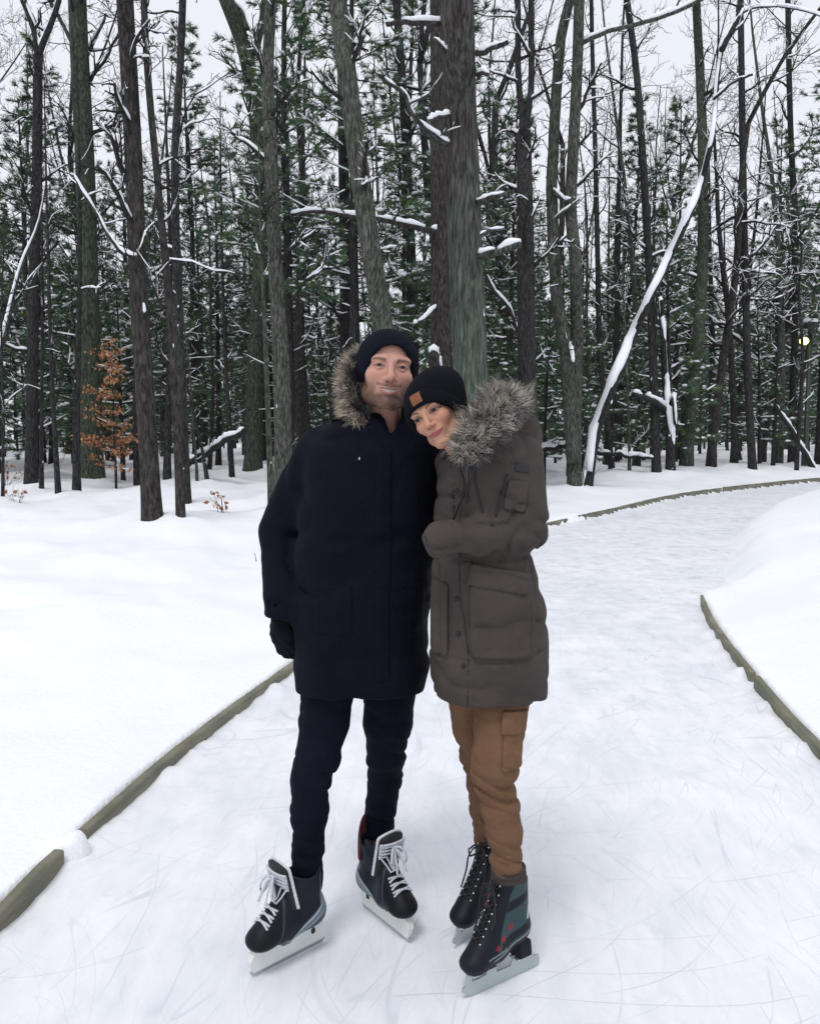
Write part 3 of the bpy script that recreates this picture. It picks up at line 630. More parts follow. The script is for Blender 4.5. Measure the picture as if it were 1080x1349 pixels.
    sprig(770, 640, 1.1, 0, 'bare_shrub', 'bare twiggy shrub at the foot of the twin stems', 9)
    sprig(842, 608, .8, 0, 'bare_shrub', 'low bare shrub in the snow between the thin straight trunk and the pole', 6)
    sprig(975, 607, .9, 0, 'bare_shrub', 'low bare shrub left of the straight trunk by the lamp', 6)
    sprig(335, 740, .16, 0, 'bare_shrub', 'tiny bare twig sticking out of the snow beside the sleeve of the man', 2)
# ------------------------------------------------------------------ the lamp post
def build_lamp():
    y = 29.5; x = P(1060, 611, y)[0]; z = ground_z(x, y); o = empty('lamp_post', (x, y, z)); m = simple('dark_green_paint', (.018, .030, .022), .5, 8, .3)
    top = P(1056, 437, y)[2] - z
    b = MB(); b.tube([(0, 0, -.2), (0, 0, .5), (0, 0, .55), (0, 0, top)], [.12, .12, .085, .065], 12); b.build('pole', m, o)
    k = MB(); k.tube([(0, 0, top - .05), (0, 0, top + .10), (0, 0, top + .14), (-.02, 0, top + .36), (-.02, 0, top + .40)], [.09, .09, .30, .17, .03], 14)
    k.tube([(-.02, 0, top - .12), (-.25, -.1, top - .18), (-.25, -.1, top - .24)], [.03, .03, .07], 10); k.build('lamp_head', m, o)
    t = NT('lit_lamp'); t.base((1, .95, .7)); t.b.inputs['Emission Color'].default_value = (1, .93, .22, 1); t.b.inputs['Emission Strength'].default_value = 2.2
    g = MB(); blob_mb(g, (-.25, -.1, top - .31), (.15, .15, .13), np.random.RandomState(1), 14, 9, 0); g.build('bulb', t.m, o)
    s = MB(); blob_mb(s, (-.02, 0, top + .36), (.24, .24, .09), np.random.RandomState(2), 10, 6, .12); s.build('snow_cover', BSNOW, o)
    tag(o, 'dark green lamp post with a glowing light, at the right edge of the wood', 'lamp post')
# ------------------------------------------------------------------ the wood behind
def build_forest():
    rng = random.Random(77)
    pines = [tree_obj('young_pine', pine(100 + k, *a), BARK_DARK) for k, a in enumerate([
        (11.5, .11, .08, 2.3), (13, .13, .15, 2.6), (9, .09, .06, 2.1), (15, .15, .24, 2.8), (7, .07, .04, 1.9), (5, .06, .03, 1.7)])]
    bares = [tree_obj('bare_tree', bare(200 + k, *a), b) for k, (a, b) in enumerate([
        ((15, .12, .30, 18, 2.9, 0), BARK_DARK), ((17, .15, .35, 16, 3.2, 1), BARK_BROWN), ((16, .13, .25, 19, 2.7, 0), BARK_GREY), ((18, .16, .38, 13, 3.4, 2), BARK_DARK), ((14, .10, .25, 18, 2.5, 0), BARK_DARK), ((19, .17, .45, 16, 3.1, 1), BARK_BROWN)])]
    poles = [tree_obj('bare_pole', bare(300 + k, *a), b) for k, (a, b) in enumerate([
        ((9, .055, .12, 14, 1.3, 0, 2), BARK_DARK), ((11, .065, .2, 14, 1.4, 0, 2), BARK_DARK), ((8, .045, .1, 13, 1.1, 0, 2), BARK_GREY), ((12, .075, .2, 16, 1.5, 0, 2), BARK_BROWN)])]
    def place(protos, spots, label, cat, group):
        used = set()
        for n, (x, y, s) in enumerate(spots):
            k = n % len(protos)
            o = protos[k] if k not in used else copy_tree(protos[k]); used.add(k)
            o.location = (x, y, ground_z(x, y) - .02); o.rotation_euler = (0, 0, rng.uniform(0, 6.28)); o.scale = (s, s, s * rng.uniform(.9, 1.12))
            tag(o, label, cat, group)
    taken = [(m[0], m[1]) for m in MOUNDS]
    def scatter(n, ymin, ymax, mind, power=1.0):
        out = []; tries = 0
        while len(out) < n and tries < 20000:
            tries += 1; y = ymin + (ymax - ymin) * rng.random()**power; x = rng.uniform(-.60, .60) * y * 1.05 + 0
            a, b = np.array([x]), np.array([y]); 
            if sdist(LEFT, a, b, 1)[0] < 2.5: continue
            if any((x - u)**2 + (y - v)**2 < mind**2 for u, v in taken): continue
            if y < 17 and abs(x / y) < .52 and not ymin < 16: continue
            taken.append((x, y)); out.append((x, y, rng.uniform(.8, 1.15)))
        return out
    place(pines, scatter(36, 19.5, 32, 1.2), 'snow-flecked young pine among the trunks of the wood', 'pine', 'young pines filling the wood')
    place(bares, scatter(30, 19, 34, 1.1), 'bare dark tree inside the wood with snow on its limbs', 'tree', 'bare trees inside the wood')
    place(poles, scatter(34, 19, 36, .7), 'thin dark leafless pole inside the wood', 'sapling', 'thin poles inside the wood')
    pines2 = [copy_tree(p) for p in pines]; bares2 = [copy_tree(p) for p in bares]; poles2 = [copy_tree(p) for p in poles]
    place(pines2, scatter(76, 31, 56, 1.3), 'distant snow-dusted pine deep in the wood', 'pine', 'distant pines')
    place(bares2, scatter(44, 33, 60, 1.3), 'distant leafless tree deep in the wood', 'tree', 'distant leafless trees')
    place(poles2, scatter(40, 34, 58, .8), 'distant thin pole deep in the wood', 'sapling', 'distant thin poles')
    # the far wood reads as one mass
    m, nd, sn = MB(), MB(), MB()
    for n_ in range(470):
        y = rng.uniform(57, 92); x = rng.uniform(-.75, .75) * y if n_ < 330 else rng.choice((-1, 1)) * rng.uniform(.7, 1.7) * y; h = rng.uniform(7, 14.5); z = .2
        p = np.array([[x, y, z - .3], [x + rng.gauss(0, .2), y, z + h * .5], [x + rng.gauss(0, .4), y, z + h]]); m.tube(p, [rng.uniform(.08, .22), .09, .02], 6, False)
        for _ in range(26):
            f = rng.uniform(.03, 1); c = p[0] + (p[2] - p[0]) * f; L = rng.uniform(.6, 2.4) * (1.15 - f); az = rng.uniform(0, 6.28); d = np.array([math.cos(az), math.sin(az), rng.uniform(-.1, .3)]); e = c + d * L
            m.tube([c, (c + e) / 2, e], [.025, .015, .008], 3, False)
            for k in range(5): tufts(nd, sn, c + d * L * (.3 + .16 * k) + np.array([rng.gauss(0, .1) for _ in range(3)]), unit(d), rng, 7, .55, .11, 0)
            if rng.random() < .6: blob_mb(sn, c + d * L * rng.uniform(.3, .9) + np.array([0, 0, .05]), (rng.uniform(.08, .28), rng.uniform(.08, .25), rng.uniform(.04, .09)), np.random.RandomState(rng.randrange(9999)), 5, 3, .3)
    m.build('far_wood_trunks', BARK_DARK); nd.build('far_wood_foliage', NEEDLE, None, False, True); sn.build('far_wood_snow', BSNOW)
    for n in ('far_wood_trunks', 'far_wood_foliage', 'far_wood_snow'):
        tag(bpy.data.objects[n], {'far_wood_trunks': 'dark mass of far trunks at the back of the wood', 'far_wood_foliage': 'dark green mass of far foliage at the back of the wood', 'far_wood_snow': 'white flecks of snow on the far wood'}[n], 'wood', None, 'stuff')
# ------------------------------------------------------------------ implicit modelling: smooth unions polygonised with surface nets
def smin(a, b, k):
    h = np.clip(.5 + .5 * (b - a) / k, 0, 1); return b * (1 - h) + a * h - k * h * (1 - h)
def smax(a, b, k): return -smin(-a, -b, k)
def rcone(p, a, b, ra, rb):
    a = np.asarray(a, float); ba = np.asarray(b, float) - a; q = p - a
    h = np.clip((q @ ba) / (ba @ ba + 1e-12), 0, 1); return np.linalg.norm(q - h[:, None] * ba, axis=1) - (ra + (rb - ra) * h)
def sph(p, c, r): return np.linalg.norm(p - np.asarray(c, float), axis=1) - r
def ell(p, c, r, rot=None):
    q = p - np.asarray(c, float)
    if rot is not None: q = q @ np.asarray(rot)
    r = np.asarray(r, float); k0 = np.linalg.norm(q / r, axis=1); k1 = np.linalg.norm(q / (r * r), axis=1); return k0 * (k0 - 1) / (k1 + 1e-9)
def rbox(p, c, h, rd, rot=None):
    q = p - np.asarray(c, float)
    if rot is not None: q = q @ np.asarray(rot)
    q = np.abs(q) - (np.asarray(h, float) - rd)
    return np.linalg.norm(np.maximum(q, 0), axis=1) + np.minimum(q.max(1), 0) - rd
def chain(p, pts, rad, k=.02):
    d = None
    for i in range(len(pts) - 1):
        e = rcone(p, pts[i], pts[i + 1], rad[i], rad[i + 1]); d = e if d is None else smin(d, e, k)
    return d
def stack(p, rows, power=2.4):
    """lofted body: rows (z, cx, cy, a, b) from low to high"""
    rows = np.array(rows, float); z = p[:, 2]; g = lambda k: np.interp(z, rows[:, 0], rows[:, k])
    a = g(3); b = g(4); e = (np.abs((p[:, 0] - g(1)) / a)**power + np.abs((p[:, 1] - g(2)) / b)**power)**(1 / power)
    d = (e - 1) * np.minimum(a, b); return np.maximum(d, np.maximum(rows[0, 0] - z, z - rows[-1, 0]))
def smooth_rows(rows, n=60):
    rows = np.array(rows, float); rows = rows[np.argsort(rows[:, 0])]; z = np.linspace(rows[0, 0], rows[-1, 0], n); out = [z]
    for k in range(1, rows.shape[1]):
        v = np.interp(z, rows[:, 0], rows[:, k])
        for _ in range(3): v[1:-1] = (v[:-2] + 2 * v[1:-1] + v[2:]) / 4
        out.append(v)
    return np.stack(out, 1)
def axis_of(lo, hi, h, fine=()):
    """grid line positions; fine = [(a, b, step)] refines stretches"""
    out = [lo]
    while out[-1] < hi:
        s = h
        for a, b, f in fine:
            if a <= out[-1] <= b: s = min(s, f)
        out.append(out[-1] + s)
    return np.array(out)
def polygonise(f, lo, hi, h, fine=((), (), ()), margin=1.5):
    ax = [axis_of(lo[k], hi[k], h, fine[k]) for k in range(3)]; n = [len(a) for a in ax]; B = 12
    val = np.full(n, 1.0, np.float32)
    starts = [list(range(0, n[k], B)) for k in range(3)]; cs = []; ks = []
    for i in starts[0]:
        for j in starts[1]:
            for k in starts[2]:
                s = [(i, min(i + B, n[0])), (j, min(j + B, n[1])), (k, min(k + B, n[2]))]
                l = np.array([ax[q][s[q][0]] for q in range(3)]); u = np.array([ax[q][min(s[q][1], n[q] - 1)] for q in range(3)])
                cs.append(np.r_[(l + u) / 2, np.linalg.norm(u - l) / 2]); ks.append(s)
    cs = np.array(cs); fc = f(cs[:, :3]); act = np.abs(fc) < cs[:, 3] * margin + .012
    batch = []; cnt = 0
    def flush():
        nonlocal batch, cnt
        if not batch: return
        v = f(np.vstack([b[1] for b in batch])); o = 0
        for s, pp in batch:
            m = len(pp); val[s[0][0]:s[0][1], s[1][0]:s[1][1], s[2][0]:s[2][1]] = v[o:o + m].reshape([s[q][1] - s[q][0] for q in range(3)]); o += m
        batch = []; cnt = 0
    for s, a, c in zip(ks, act, fc):
        if not a: val[s[0][0]:s[0][1], s[1][0]:s[1][1], s[2][0]:s[2][1]] = c; continue
        gx, gy, gz = np.meshgrid(*[ax[q][s[q][0]:s[q][1]] for q in range(3)], indexing='ij')
        batch.append((s, np.stack([gx.ravel(), gy.ravel(), gz.ravel()], 1))); cnt += gx.size
        if cnt > 250000: flush()
    flush()
    val[[0, -1]] = np.maximum(val[[0, -1]], .001); val[:, [0, -1]] = np.maximum(val[:, [0, -1]], .001); val[:, :, [0, -1]] = np.maximum(val[:, :, [0, -1]], .001)
    sg = val < 0; c8 = np.zeros([k - 1 for k in n], np.int8); sl = (slice(None, -1), slice(1, None))
    for a in (0, 1):
        for b in (0, 1):
            for c in (0, 1): c8 += sg[sl[a], sl[b], sl[c]]
    I = np.argwhere((c8 > 0) & (c8 < 8)); idx = np.full(c8.shape, -1, np.int64); idx[tuple(I.T)] = np.arange(len(I))
    pos = np.zeros((len(I), 3)); num = np.zeros(len(I)); co = [np.stack([ax[q][I[:, q]], ax[q][I[:, q] + 1]], 1) for q in range(3)]
    cor = {}
    for a in (0, 1):
        for b in (0, 1):
            for c in (0, 1): cor[a, b, c] = val[I[:, 0] + a, I[:, 1] + b, I[:, 2] + c]
    for q in range(3):
        for a in (0, 1):
            for b in (0, 1):
                k0 = [a, b]; k0.insert(q, 0); k1 = list(k0); k1[q] = 1; v0, v1 = cor[tuple(k0)], cor[tuple(k1)]; m = (v0 < 0) != (v1 < 0)
                t = np.where(m, v0 / np.where(v0 == v1, 1, v0 - v1), 0)
                for d in range(3):
                    x0 = co[d][:, k0[d]]; x1 = co[d][:, k1[d]]; pos[:, d] += np.where(m, x0 + (x1 - x0) * t, 0)
                num += m
    pos /= num[:, None]; Fq = []
    for q in range(3):
        u, v = [k for k in range(3) if k != q]; s0 = [slice(1, -1)] * 3; s1 = [slice(1, -1)] * 3; s0[q] = slice(0, -1); s1[q] = slice(1, None)
        A, Bq = sg[tuple(s0)], sg[tuple(s1)]; E = np.argwhere(A != Bq); inside = A[tuple(E.T)]; E = E + 1; E[:, q] -= 1
        def cell(du, dv):
            c = E.copy(); c[:, u] -= du; c[:, v] -= dv; return idx[c[:, 0], c[:, 1], c[:, 2]]
        F = np.stack([cell(1, 1), cell(0, 1), cell(0, 0), cell(1, 0)], 1); flip = inside if q == 1 else ~inside
        F[flip] = F[flip][:, ::-1]; Fq.append(F)
    F = np.vstack(Fq); F = F[(F >= 0).all(1)]
    return pos, F
def relax(V, F, it=1, lam=.5):
    n = len(V); e = np.vstack([F[:, [0, 1]], F[:, [1, 2]], F[:, [2, 3]], F[:, [3, 0]]]); e = np.vstack([e, e[:, ::-1]])
    cnt = np.bincount(e[:, 0], minlength=n)[:, None]
    for _ in range(it):
        s = np.stack([np.bincount(e[:, 0], V[e[:, 1], k], n) for k in range(3)], 1); V = V + lam * (s / np.maximum(cnt, 1) - V)
    return V
def grad(f, p, e=.001):
    g = np.stack([f(p + d) - f(p - d) for d in np.eye(3) * e], 1); return unit_rows(g)
def onto(f, p, off=0, it=6):
    """push points onto the surface of f at height off"""
    p = np.array(p, float)
    for _ in range(it): p = p - grad(f, p) * ((f(p) - off) * .9)[:, None]
    return p
def sdf_obj(name, f, lo, hi, h, mat, parent, col=None, fine=((), (), ()), rel=1, disp=None, margin=1.5):
    V, F = polygonise(f, lo, hi, h, fine, margin)
    V = relax(V, F, rel)
    if disp is not None: V = disp(V, F)
    return mesh_np(name, V, F, mat, parent, True, None if col is None else col(V))
def rotm(yaw=0, pitch=0, roll=0):
    """columns = local right, back, up in the world; roll leans the top to image left, yaw turns to image left, pitch nods forward"""
    cy, sy = math.cos(yaw), math.sin(yaw); Z = np.array([[cy, sy, 0], [-sy, cy, 0], [0, 0, 1.]])
    c, s = math.cos(roll), math.sin(roll); Y = np.array([[c, 0, -s], [0, 1, 0], [s, 0, c]])
    c, s = math.cos(pitch), math.sin(pitch); X = np.array([[1, 0, 0], [0, c, -s], [0, s, c]])
    return Y @ Z @ X
# ------------------------------------------------------------------ head (local: x right in the picture, y to the back, z up, origin between the eyes' level and the ears)
def head_sdf(q, w=1.0, fem=False):
    q = q / w
    d = ell(q, (0, .012, .035), (.0745, .094, .088))
    d = smin(d, ell(q, (0, -.030, -.030), (.0600 if not fem else .0520, .062, .078)), .03)
    jw = .0475 if not fem else .036
    for s in (-1, 1):
        d = smin(d, rcone(q, (s * (.0545 if not fem else .052), .012, -.045), (s * jw, -.028, -.078), .016, .014), .03)
        d = smin(d, rcone(q, (s * jw, -.028, -.078), (s * .014, -.074, -.104), .014, .0135), .025)
        d = smin(d, ell(q, (s * (.037 if not fem else .033), -.066, -.026), (.026 if not fem else .022, .022, .023)), .02)          # cheek
        d = smin(d, rcone(q, (s * .046, -.068, .024), (s * .014, -.084, .020), .009, .0095), .016)  # brow ridge
    d = smin(d, sph(q, (0, -.080, -.103), .0155 if not fem else .012), .022)             # chin
    d = smin(d, ell(q, (0, -.079, -.062), (.026, .018, .022)), .018)                       # muzzle
    for s in (-1, 1):
        d = smax(d, -ell(q, (s * .0315, -.104, .001), (.0175, .0165, .0125)), .014)     # socket
    nk = .88 if fem else 1
    d = smin(d, rcone(q, (0, -.089, .010), (0, -.108, -.030), .0075 * nk, .0095 * nk), .010)
    d = smin(d, sph(q, (0, -.1105, -.0345), .0110 * nk), .008)
    for s in (-1, 1):
        d = smin(d, ell(q, (s * .0120 * nk, -.098, -.0375), (.0075, .0105, .0075)), .006)
        d = smax(d, -ell(q, (s * .0065 * nk, -.1035, -.0455), (.0036, .0060, .0045)), .003)  # nostril
        d = smin(d, sph(q, (s * .0315, -.0765, .0005), .0128), .002)                         # eyeball
        d = smin(d, rcone(q, (s * .0445, -.079, .003), (s * .0315, -.0885, .0080), .0030, .0036), .003)   # lids
        d = smin(d, rcone(q, (s * .0315, -.0885, .0080), (s * .0195, -.0865, .0020), .0036, .0028), .003)
        d = smin(d, rcone(q, (s * .0435, -.079, -.003), (s * .0315, -.0880, -.0080), .0026, .0028), .003)
        d = smin(d, rcone(q, (s * .0315, -.0880, -.0080), (s * .0195, -.0865, -.002), .0028, .0026), .003)
        e = ell(q, (s * .0775, .014, -.008), (.0085, .019, .031)); e = smax(e, -ell(q, (s * .086, .010, -.006), (.006, .011, .019)), .004)
        d = smin(d, e, .006)
    return d * w
def mouth(q, fem):
    """local mouth coordinates: across, height over the mouth line"""
    x = q[:, 0]; zl = (-.0645 + 5.5 * x * x) if not fem else (-.0665 + 4.2 * x * x + .02 * x); return x, q[:, 2] - zl
def face_sdf(q, w=1, fem=False):
    d = head_sdf(q, w, fem); q = q / w; x, z = mouth(q, fem); hw = .0265 if not fem else .0280
    fr = q[:, 1] < -.05; e = np.clip(1 - (x / hw)**2, 0, 1)
    if fem:
        up = .0072 * e**.7 * (1 - .25 * np.exp(-(x / .005)**2)); lo = .0095 * e**.7
        lip = np.where((z > -lo) & (z < up), .0034 * np.sin(np.clip((z + lo) / (lo + up + 1e-6), 0, 1) * PI)**.6, 0); groove = .0026 * np.exp(-(z / .0013)**2) * e**.5
        d = d - np.where(fr, lip * e**.5 - groove, 0)
    else:
        gap = .0072 * e; lo = .0145 * e**.6
        op = np.where((z < .0002) & (z > -gap), .0030, 0) * (e > .02); lip = np.where((z <= -gap) & (z > -lo), .0032 * np.sin(np.clip((z + lo) / (lo - gap + 1e-6), 0, 1) * PI)**.6, 0)
        up = np.where((z >= 0) & (z < .0048 * e**.6), .0016, 0)
        ck = np.zeros_like(x)
        for s in (-1, 1): ck = ck + .0014 * np.exp(-(((x - s * .037) / .006)**2 + ((q[:, 2] + .050) / .020)**2))   # smile crease
        d = d - np.where(fr, lip + up - op - ck * .6, 0)
    return d
def face_color(q, fem, skin, rng_seed=0):
    n = len(q); c = np.tile(np.array(skin), (n, 1)); x, z = mouth(q, fem); X, Y, Z = q.T; fr = Y < -.045
    def put(mask, col, a=1.0):
        m = (np.clip(mask, 0, 1) * a)[:, None]; c[:] = c * (1 - m) + np.array(col) * m
    nz = vnoise(X * 60, Y * 60, Z * 60)
    red = np.array(skin) * np.array([1.03, .78, .76])
    for s in (-1, 1): put(np.exp(-(((X - s * .040) / .020)**2 + ((Z + .030) / .018)**2)) * fr, red, .55)
    put(np.exp(-((X / .014)**2 + ((Z + .036) / .012)**2)) * (Y < -.09), red, .65)
    put(.5 + .5 * nz, np.array(skin) * .9, .18)
    hw = .0265 if not fem else .0280; e = np.clip(1 - (x / hw)**2, 0, 1)
    if fem:
        up = .0072 * e**.7 * (1 - .25 * np.exp(-(x / .005)**2)); lo = .0098 * e**.7
        put(sstep(-lo - .001, -lo + .0006, z) * sstep(up + .001, up - .0006, z) * fr * (e > .01), (.38, .095, .105), .95)
        put(np.exp(-(z / .0012)**2) * (e > .02) * fr, (.10, .025, .025), .9)
        hair = (.022, .014, .010)
    else:
        hairc = np.array((.060, .036, .023)); beard = (sstep(-.030, -.062, Z + .25 * (np.abs(X) - .05) * 0 - .0) * (Y < .03))
        side = sstep(.042, .056, np.abs(X)) * sstep(-.012, -.038, Z) * (Y > -.055) * (Y < .02)
        must = np.exp(-((z - .0095) / .0048)**2) * (np.abs(X) < .034) * sstep(.002, .007, np.abs(X) + .004)
        low = sstep(-.066, -.088, Z) * sstep(-.128, -.116, Z) * (Y < -.02); chk = sstep(.026, .044, np.abs(X)) * sstep(-.040, -.080, Z)
        bd = np.clip(1.3 * np.maximum.reduce([side * .75, must * .62, low * .95, chk * .8]), 0, 1) * (.93 + .12 * vnoise(X * 400, Y * 400, Z * 150))
        put(bd, hairc * .80, .90); put(np.exp(-(((X) / .006)**2 + ((z + .0175) / .0035)**2)) * fr, hairc, .55)
        gap = .0072 * e; lo = .0145 * e**.6
        put((z >= -.0006) * sstep(.0052, .0036, z / np.maximum(e, .05)**.6) * fr * (e > .01), (.36, .13, .12), .8)
        put((z < -gap + .0004) * sstep(-lo - .0008, -lo + .0008, z) * fr * (e > .01), (.42, .16, .145), .85)
        put((z < .0004) * (z > -gap - .0004) * (e > .0) * fr, (.60, .53, .49), 1); put(np.exp(-((z - .0004) / .0009)**2) * (e > 0) * fr, (.06, .02, .02), .7)
        put(sstep(.15, .02, e) * (e > 0) * (np.abs(z + .001) < .003) * fr, (.12, .05, .045), .7)
        hair = hairc * .8
    for s in (-1, 1):
        t = (s * X - .014) / .036; bz = (.0160 + .0050 * np.sin(np.clip(t, 0, 1) * 2.4)) if not fem else (.0185 + .0065 * np.sin(np.clip(t, 0, 1) * 2.3))
        th = (.0058 if not fem else .0036) * (1 - .55 * np.clip(t, 0, 1)); put(np.exp(-((Z - bz) / th)**4) * (t > 0) * (t < 1) * fr, hair, .72 if not fem else .85)
        ex, ez = X - s * .0315, Z - .0005; er = np.hypot(ex, ez)
        open_u = .0062 * np.clip(1 - (ex / .0150)**2, 0, 1)**.8 + .0002; open_l = .0050 * np.clip(1 - (ex / .0150)**2, 0, 1)**.8
        if not fem: open_u = open_u * .68; open_l = open_l * .52
        else: open_u = open_u * 1.05; open_l = open_l * .85
        inn = (ez < open_u) * (ez > -open_l) * (np.abs(ex) < .015) * fr
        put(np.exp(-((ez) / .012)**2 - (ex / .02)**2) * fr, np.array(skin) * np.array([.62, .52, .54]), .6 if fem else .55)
        put(inn, (.24, .20, .19) if not fem else (.23, .165, .145)); put(inn * sstep(.0078 if fem else .0070, .0066 if fem else .0057, er), (.016, .011, .009) if fem else (.030, .036, .042)); put(inn * sstep(.0032, .0024, er), (.004, .004, .004))
        lw = .0022 if fem else .0012
        put(np.exp(-((ez - open_u) / lw)**2) * (np.abs(ex) < (.0175 if fem else .0152)) * fr, (.012, .008, .007), .97 if fem else .85)
        put(np.exp(-((ez + open_l) / .0011)**2) * (np.abs(ex) < .0150) * fr, (.06, .03, .026), .75 if fem else .45)
        if fem: put(np.exp(-((ez - open_u - .0035) / .0028)**2) * (np.abs(ex) < .0165) * fr, (.12, .055, .042), .6)
    put(np.exp(-(((np.abs(X) - .0070) / .0034)**2 + ((Z + .0450) / .0030)**2)) * (Y < -.088), (.10, .03, .025), .85)
    return c
# ------------------------------------------------------------------ hand: palm, four bent fingers of different length, thumb from the side of the palm
def hand_bones(wrist, d, nrm, side=1, curl=(.35, .55, .45), spread=.10, scale=1.0, thumb=.6):
    """wrist point, direction of the hand, palm normal; returns chains of (points, radii)"""
    d = unit(np.array(d, float)); nrm = np.array(nrm, float); nrm = unit(nrm - d * nrm.dot(d)); lat = np.cross(d, nrm) * side; wrist = np.array(wrist, float); S = scale
    def rot(v, ax, a): return v * math.cos(a) + np.cross(ax, v) * math.sin(a) + ax * ax.dot(v) * (1 - math.cos(a))
    ch = []; ax = np.cross(d, nrm)
    for k, (o, L, r) in enumerate(((-.030, .92, .0098), (-.010, 1.0, .0102), (.011, .95, .0098), (.030, .76, .0088))):
        kn = wrist + d * (.092 - .006 * abs(k - 1.2)) * S + lat * o * S; ch.append(([wrist + lat * o * .45 * S + d * .012 * S, kn], [.016 * S, .0125 * S], 'palm'))
        p = [kn]; v = rot(d, nrm, side * 0 + (-o * spread / .03)); 
        for sg, (ln, c) in enumerate(zip((.045, .027, .022), curl)):
            v = rot(v, ax, c * (1 + .12 * k)); p.append(p[-1] + v * ln * L * S)
        ch.append((p, [r * 1.1 * S, r * S, r * .92 * S, r * .78 * S], 'finger'))
    tb = wrist + lat * -.022 * S + d * .022 * S; v = unit(d * .62 - lat * .70 + nrm * .35 * thumb); p = [tb, tb + v * .042 * S]; v2 = unit(v + d * .5 + nrm * .35 * thumb); p.append(p[-1] + v2 * .032 * S); p.append(p[-1] + unit(v2 + d * .3 + nrm * .2) * .026 * S)
    ch.append((p, [.0165 * S, .0125 * S, .0112 * S, .0088 * S], 'thumb')); return ch
def hand_sdf(p, bones, grow=0.0):
    palm = None; d = None
    for pts, rad, kind in bones:
        if kind == 'palm': e = rcone(p, pts[0], pts[1], rad[0] + grow, rad[1] + grow); palm = e if palm is None else smin(palm, e, .018)
    d = palm
    for pts, rad, kind in bones:
        if kind != 'palm': d = smin(d, chain(p, pts, [r + grow for r in rad], .004), .010 if kind == 'thumb' else .006)
    return d
# ------------------------------------------------------------------ fur: thousands of tapered, bent hairs in locks along a curve
def fur(name, parent, curve, radius, nlock, per, length, seed, mat, outward, cols, lie=.5, wid=.0022, scat=.25, dark=None):
    """curve: points; radius per point; outward(p): preferred direction"""
    rs = np.random.RandomState(seed); cv = np.array(curve, float); s = np.concatenate([[0], np.cumsum(np.linalg.norm(np.diff(cv, axis=0), axis=1))])
    N = nlock; u = rs.rand(N) * s[-1]; c = np.stack([np.interp(u, s, cv[:, k]) for k in range(3)], 1); tg = unit_rows(np.stack([np.interp(np.clip(u + .01, 0, s[-1]), s, cv[:, k]) - np.interp(np.clip(u - .01, 0, s[-1]), s, cv[:, k]) for k in range(3)], 1))
    rad = np.interp(u, s, radius); a = rs.randn(N, 3); a -= tg * (a * tg).sum(1)[:, None]; a = unit_rows(a)
    root = c + a * rad[:, None]; out = outward(root, c); dl = unit_rows(a * .8 + out * lie + tg * rs.randn(N, 1) * .2 + rs.randn(N, 3) * scat); ll = length * (.6 + .7 * rs.rand(N))
    bend = rs.randn(N, 3) * .62 + np.array([0, 0, -.15]); wav = rs.randn(N, 3) * .16; phw = rs.rand(N) * 6
    V = []; C = []; F = []; K = 4
    lc = np.array(cols)[rs.randint(0, len(cols), N)] * (.75 + .5 * rs.rand(N, 1))[..., None]
    if dark:                                                            # locks turned inwards take the dark colours, the others get lighter tips
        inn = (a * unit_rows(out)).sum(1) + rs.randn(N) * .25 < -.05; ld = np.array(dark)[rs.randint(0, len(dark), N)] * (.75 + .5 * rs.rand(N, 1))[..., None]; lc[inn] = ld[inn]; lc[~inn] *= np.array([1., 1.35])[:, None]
    for h in range(per):
        r0 = root + rs.randn(N, 3) * .006; d = unit_rows(dl + rs.randn(N, 3) * .16); L = ll * (.75 + .4 * rs.rand(N)); sd = unit_rows(np.cross(d, rs.randn(N, 3)))
        pts = [r0 + d * (L * q / K)[:, None] + bend * (L * (q / K)**2)[:, None] * .55 + wav * (L * np.sin(phw + 4.5 * q / K) * q / K)[:, None] for q in range(K + 1)]
        tip = pts[K] * .45 + (root + dl * ll[:, None] + bend * ll[:, None] * .55 + wav * (ll * np.sin(phw + 4.5))[:, None]) * .55; pts[K] = tip
        vv = []
        for q in range(K): w_ = wid * (1 - .7 * q / K) * .5; vv += [pts[q] - sd * w_, pts[q] + sd * w_]
        vv.append(pts[K]); V.append(np.stack(vv, 1).reshape(-1, 3)); f = []
        for q in range(K): f.append(np.clip((q / K - .12) / .8, 0, 1))
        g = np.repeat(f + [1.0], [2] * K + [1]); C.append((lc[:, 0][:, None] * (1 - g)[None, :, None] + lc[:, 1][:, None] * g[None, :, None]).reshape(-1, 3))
    V = np.vstack(V); C = np.vstack(C); m = 2 * K + 1; b = np.arange(len(V) // m)[:, None] * m
    q4 = np.vstack([b + np.array([[2 * q, 2 * q + 1, 2 * q + 3, 2 * q + 2]]) for q in range(K - 1)]); t3 = b + np.array([[2 * K - 2, 2 * K - 1, 2 * K]])
    return mesh_np(name, V, [q4, t3], mat, parent, True, C)
# ------------------------------------------------------------------ fabrics
def fabric(name, col, rough=.85, weave=900, amt=.25, sheen=.15, big=9, bamt=.12, crease=0, csc=14):
    t = NT(name); v = t.coord(); f = t.noise(v, big, 4, .6)
    t.base(t.ramp(f, [(.3, tuple(c * (1 - bamt) for c in col)), (.7, tuple(c * (1 + bamt) for c in col))])); t.rough(rough); t.set(Sheen_Weight=sheen * .2, Specular_IOR_Level=.08)
    b = t.bump(t.noise(v, weave, 2), amt, .0015)
    if crease: t.bump(t.noise(v, csc, 4, .6, .5), crease, .02, b)
    return t.m
M_NAVY = fabric('navy_parka_cloth', (.0034, .0042, .0100), .8, 700, .3, .05, crease=.55, csc=13)
M_DENIM = fabric('dark_denim', (.0044, .0060, .0135), .85, 1200, .4, .06, 7, .35, crease=.25, csc=30)
M_TAUPE = fabric('taupe_parka_cloth', (.060, .0490, .0455), .72, 800, .2, .05, crease=.5, csc=16)
